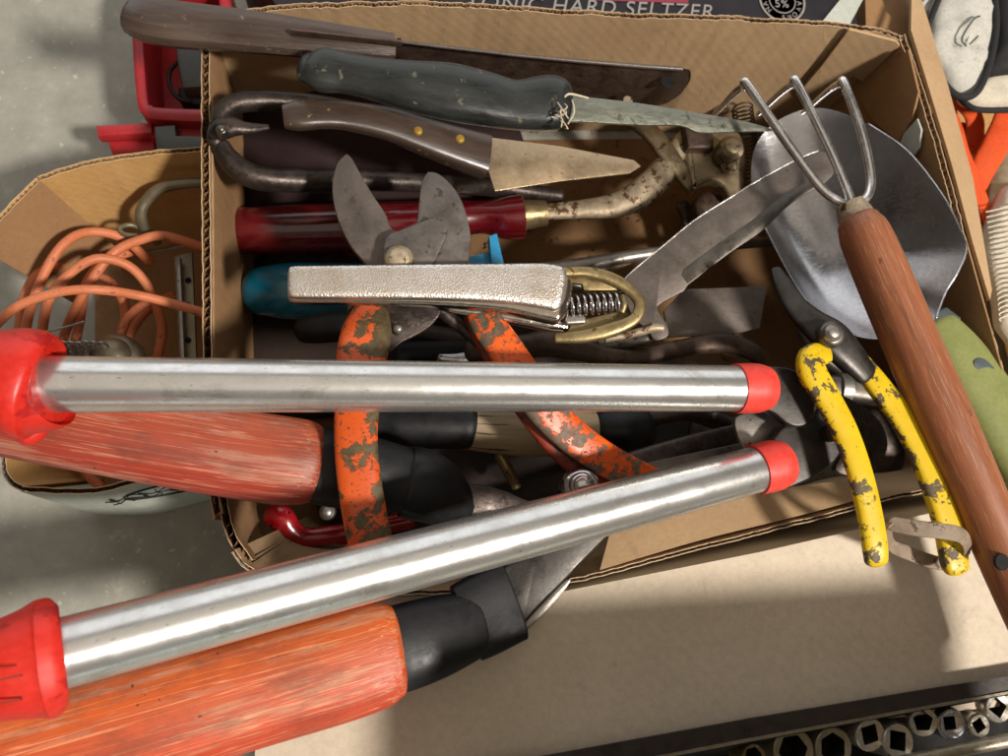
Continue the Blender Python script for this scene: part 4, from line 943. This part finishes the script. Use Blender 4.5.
# brown handled pruning knife ---------------------------------------
pk = thing('pruning_knife', 'short knife with curved dark brown handle, brass rivets and triangular blade', 'knife', 450, 145, .1)
loft('handle', [(284, 117, .186, 24), (298, 116, .186, 30), (322, 115, .184, 28), (345, 116, .181, 29), (385, 123, .175, 33), (420, 135, .168, 37), (455, 147, .16, 42), (486, 157, .153, 46)], M['brown_handle_dark'], pk, ratio=.55, ex=3.2, sides=32, caps=(.08, .05))
for x, y in ((418, 130), (460, 138)):
    disc('rivet', x, y, .1765 if x < 440 else .1685, 4.6, .003, M['brass_rivet'], pk, dome=.1)
plate('blade', [(480, 136, 's'), (560, 146, 's'), (634, 160, 's'), (641, 166, 's'), (630, 173, 's'), (560, 181, 's'), (495, 191, 's'), (488, 170, 's')], lambda x, y: .151 - .00009 * (x - 480), .0016, M['blade_tan'], pk, bev=.0004)
# green-black handled knife -----------------------------------------
gk = thing('kitchen_knife', 'old knife with scuffed dark green handle and string tied at the blade', 'knife', 450, 95, .12)
loft('handle', [(309, 69, 0.196, 34), (322, 70, 0.198, 46), (345, 73, 0.198, 42), (375, 79, 0.198, 44), (410, 86, 0.198, 52), (450, 92, 0.196, 59), (485, 99, 0.194, 56), (515, 105, 0.192, 51), (540, 104, 0.191, 56), (556, 103, 0.190, 56), (566, 105, 0.189, 44)], M['green_black'], gk, ratio=.55, ex=2.5, sides=36, caps=(.7, .25))
plate('blade', [(566, 95, 's'), (575, 95.5), (640, 103), (700, 113), (745, 121), (776, 130, 's'), (740, 131), (700, 132), (680, 125), (640, 124.5), (575, 121, 's'), (566, 121, 's')], lambda x, y: .190 - .00011 * (x - 570), .0022, M['blade_grey'], gk, bev=.0005)
st = thing('string', 'frayed pale string wound round the neck of the green handled knife', 'string', 562, 112, .15)
random.seed(3)
for k in range(9):
    a = (554 + random.random() * 12, 102 + random.random() * 18); b = (556 + random.random() * 14, 108 + random.random() * 22)
    loft('strand', [(a[0], a[1], .2045, 1.4), ((a[0] + b[0]) / 2 + random.uniform(-6, 6), (a[1] + b[1]) / 2 + random.uniform(-5, 5), .208, 1.4), (b[0], b[1], .203, 1.4)], M['string'], st, sides=6)
loft('strand', [(564, 98, .198, 2.2), (570, 94, .199, 2.2), (588, 98, .191, 1.8)], M['string'], st, sides=6)
loft('strand', [(572, 100, .196, 1.5), (574, 112, .198, 1.8), (568, 124, .194, 1.5)], M['string'], st, sides=6)
# brown machete -----------------------------------------------------
mc = thing('machete', 'long brown handled machete with pierced dark blade along the back rim', 'machete', 250, 30, .15)
loft('handle', [(133, 17, .185, 38), (146, 20, .186, 45), (170, 24, .186, 47), (210, 28, .184, 45), (260, 33, .182, 42), (320, 40, .178, 37), (370, 45, .174, 31), (394, 47, .172, 27)], M['brown_handle'], mc, ratio=.75, sides=12, smooth=25, ex=2.2, caps=(.5, .08), roll=.2)
plate('tang', [(290, 27.5, 's'), (402, 40, 's'), (402, 42, 's'), (290, 30, 's')], lambda x, y: .1955 - .00009 * (x - 290), .006, M['iron_brown'], mc)
plate('blade', [(396, 40, 's'), (480, 50), (560, 59), (640, 65.5), (684, 68.5), (691, 74), (688, 84), (676, 96), (650, 104), (560, 98), (396, 62, 's')], lambda x, y: .158 - .0013 * (y - 42 - (x - 396) * .1), .002, M['iron_brown'], mc, bev=.0005)
loft('spine', [(396, 41, .163, 3.5), (480, 51, .162, 3.5), (560, 59.5, .161, 4), (640, 66, .16, 4.5), (682, 69, .16, 4.5)], M['shear_steel'], mc, sides=10, wob=.0002)
disc('hole', 667, 81, .1475, 7, .001, M['tray_inside'], mc, dome=0)
disc('hole', 628, 100, .128, 5, .001, M['iron_pale'], mc, dome=0)
# loppers -----------------------------------------------------------
lp = thing('loppers', 'bypass loppers with two aluminium tube handles, red grips and dark steel jaws', 'loppers', 790, 425, .15)
AL = M['alu']
def line(p, q, n=6): return [tuple(a + (b - a) * i / n for a, b in zip(p, q)) for i in range(n + 1)]
loft('tube_handle', line((20, 384, .2435, 57.5), (742, 388.5, .2105, 46)), AL, lp, sides=56, n=3, cap=.1)
loft('tube_handle', line((40, 659, .288, 71), (762, 468, .1965, 46)), AL, lp, sides=56, n=3, cap=.1)
RP = M['red_plastic']
loft('grip', [(-90, 372, .252, 100), (-40, 375, .25, 98), (-5, 380, .248, 100), (22, 383, .246, 110), (38, 386, .245, 108), (47, 388, .2445, 92), (49, 388, .2445, 76)], RP, lp, sides=44, cap=0, ex=2.3)
loft('guard', [(8, 400, .236, 36), (20, 418, .234, 40), (34, 434, .232, 30)], RP, lp, ratio=.9)
loft('grip', [(-90, 693, .30, 96), (-40, 681, .297, 94), (0, 670, .293, 98), (26, 663, .291, 106), (44, 658, .289, 116), (56, 655, .288, 112), (64, 653, .287, 92)], RP, lp, sides=44, cap=0, ex=2.3)
for d in (0, 24): loft('groove', [(-20, 684 + d, .321 - .006 * (d > 0), 2.2), (22, 675 + d, .317 - .007 * (d > 0), 2.2)], M['shade_red'], lp, sides=6)
loft('collar', [(735, 388.5, .2105, 50), (755, 388.2, .209, 50), (766, 388, .208, 44)], M['red_collar'], lp, sides=44, caps=(0, .25), ratio=1.0)
loft('collar', [(755, 470, .1975, 50), (773, 465.5, .196, 51), (783, 463, .195, 45)], M['red_collar'], lp, sides=44, caps=(0, .25), ratio=1.0)
SDK = M['jaw_steel']
plate('upper_jaw', [(758, 366, 's'), (785, 367), (804, 376), (814, 394), (815, 412), (808, 424), (797, 427), (786, 423), (772, 412), (758, 410, 's')], .197, .007, SDK, lp, bev=.0015, steps=3)
plate('lower_jaw', [(768, 446, 's'), (774, 438), (782, 428), (791, 424), (802, 427), (812, 421), (824, 404), (836, 398), (848, 412), (846, 440), (836, 460), (816, 476), (790, 488, 's'), (770, 480, 's')], .19, .007, M['steel_mid'] if False else SDK, lp, bev=.0015, steps=3)
plate('cutting_blade', [(735, 420), (752, 412), (770, 414), (785, 424), (778, 436), (766, 446), (744, 446)], .178, .004, M['steel_mid'], lp, bev=.001)
plate('hook_blade', [(824, 392), (850, 398), (880, 420), (888, 450), (866, 476), (836, 470), (846, 440)], .17, .006, M['iron_black'], lp, bev=.0015)
disc('pivot', 836, 432, .199, 9, .009, SDK, lp, dome=.2)
# yellow pruner -----------------------------------------------------
yp = thing('yellow_pruner', 'pruning shears with chipped yellow handles tied by a leather strap', 'pruner', 850, 420, .16)
YC = M['yellow_chip']
loft('blade', [(776, 270, .192, 11), (783, 285, .194, 19), (795, 305, .197, 24), (812, 322, .2, 30), (832, 338, .202, 38), (850, 356, .202, 32), (866, 374, .2, 24)], SDK, yp, ratio=.45, ex=2.6, sides=32)
loft('hook', [(800, 318, .196, 12), (806, 330, .196, 20), (822, 350, .197, 26), (842, 366, .196, 20)], SDK, yp, ratio=.5)
disc('pivot_nut', 834, 333, .213, 14, .006, M['steel_dark'], yp, dome=.1)
disc('pivot_screw', 834, 332, .2165, 9, .005, M['steel_mid'], yp, dome=.25)
loft('right_handle', [(852, 352, .196, 18), (872, 378, .198, 24), (895, 408, .2, 26), (918, 446, .202, 27), (935, 486, .204, 28), (948, 526, .205, 29), (954, 560, .205, 28), (956, 568, .205, 25)], YC, yp, ratio=.5, ex=3.4, sides=36)
loft('left_handle', [(826, 354, .205, 20), (812, 357, .207, 27), (812, 372, .208, 30), (826, 396, .209, 28), (845, 432, .21, 27), (860, 474, .212, 26), (870, 516, .212, 26), (875, 548, .212, 26), (876, 560, .211, 24)], YC, yp, ratio=.5, ex=2.8, sides=36)
def band(name, pts, hw, mat, parent, th=.0016):
    """upright strap: follows px points, hw = height in m"""
    c = [P(x, y, z) for x, y, z in spline(pts, 6)]; V, F = [], []; n = len(c)
    for i, p in enumerate(c):
        t_ = (c[min(i + 1, n - 1)] - c[max(i - 1, 0)]).normalized(); s = t_.cross(Vector((0, 0, 1))).normalized(); up = (Vector((0, .35, .94)))
        for a, b in ((-1, -1), (1, -1), (1, 1), (-1, 1)): V.append(p + s * th * .5 * a + up * hw * .5 * b)
    for i in range(n - 1):
        for k in range(4):
            a, b = i * 4 + k, i * 4 + (k + 1) % 4; F.append((a, b, b + 4, a + 4))
    F += [(3, 2, 1, 0), (4 * n - 4, 4 * n - 3, 4 * n - 2, 4 * n - 1)]
    return finish(name, V, F, mat, parent, smooth=60)
loft('strap', [(893, 524, .215, 15), (915, 528, .22, 16), (940, 531, .223, 16), (960, 535, .222, 16), (967, 545, .215, 14), (966, 556, .205, 12)], M['leather'], yp, ratio=.22, ex=4, sides=28)
loft('strap', [(952, 566, .19, 12), (930, 561, .19, 14), (908, 553, .19, 14), (892, 546, .195, 13), (888, 534, .205, 12), (892, 525, .214, 14)], M['leather'], yp, ratio=.22, ex=4, sides=28)
# hand fork ---------------------------------------------------------
hf = thing('hand_fork', 'three tined hand fork with chrome tines and reddish wooden handle', 'fork', 900, 320, .15)
CW = M['chrome_wire']
def tine(pts, tip):
    ctrl = [P(x, y, z) for x, y, z in pts]
    b = ctrl[-1]; ctrl += [b + Vector((tip[0] * .35, tip[1] * .35, -.004)), b + Vector((tip[0] * .7, tip[1] * .7, -.018)), b + Vector((tip[0], tip[1], -.05))]
    c = spline([tuple(v) for v in ctrl], 10); n = len(c); rows = []
    for i, v in enumerate(c): rows.append((v, .0029 * (1 - .5 * max(0, (i / n - .8) / .2)), 1))
    return loftw('tine', rows, CW, hf, sides=20)
tine([(850, 205, .2), (838, 201, .2), (820, 187, .199), (790, 147, .198), (748, 86, .195)], (-.003, .006, 0))
tine([(853, 206, .203), (846, 188, .203), (829, 148, .201), (797, 84, .196)], (-.002, .007, 0))
tine([(848, 206, .199), (862, 202, .2), (870, 190, .2), (870, 170, .2), (861, 130, .199), (844, 84, .196)], (-.001, .007, 0))
loft('ferrule', [(849, 203, .201, 27), (854, 213, .201, 33), (861, 228, .202, 37)], M['iron_pale'], hf, sides=36, cap=.15)
loft('handle', [(859, 224, .202, 42), (866, 238, .203, 49), (885, 282, .204, 52), (912, 345, .206, 53), (943, 416, .208, 54), (972, 482, .21, 52), (1000, 547, .212, 50), (1030, 616, .214, 48), (1060, 686, .216, 42)], M['wood_fork'], hf, sides=44)
disc('hanging_hole', 1003, 562, .2250, 8.5, .002, M['tray_inside'], hf, dome=0)
# litter on the floor of the box ------------------------------------

cr_ = thing('crumbs', 'rust flakes and wood crumbs scattered over the brown floor of the tool box', 'debris', 600, 240, .006)
cr_['kind'] = 'stuff'
random.seed(11); V, F = [], []
for k in range(900):
    x, y = random.uniform(250, 900), random.uniform(110, 520)
    p = P(x, y, .0062); r = random.uniform(.0003, .0014) * (2 if random.random() < .06 else 1); a = random.uniform(0, 6.3); l = random.uniform(1, 3)
    u = Vector((math.cos(a), math.sin(a), 0)); w = Vector((-u.y, u.x, 0)); b = len(V)
    V += [p + u * r * l, p + w * r, p - u * r * l, p - w * r, p + Vector((0, 0, r))]
    F += [(b, b + 1, b + 4), (b + 1, b + 2, b + 4), (b + 2, b + 3, b + 4), (b + 3, b, b + 4)]
bpy.data.objects.remove(cr_)
cm = finish('crumbs', V, F, simple('rust_flakes', (70, 50, 34), (150, 124, 88), .8, 0, 300, bump=0), None, kind='stuff', smooth=20)
cm['label'] = 'rust flakes and wood crumbs scattered over the brown floor of the tool box'; cm['category'] = 'debris'
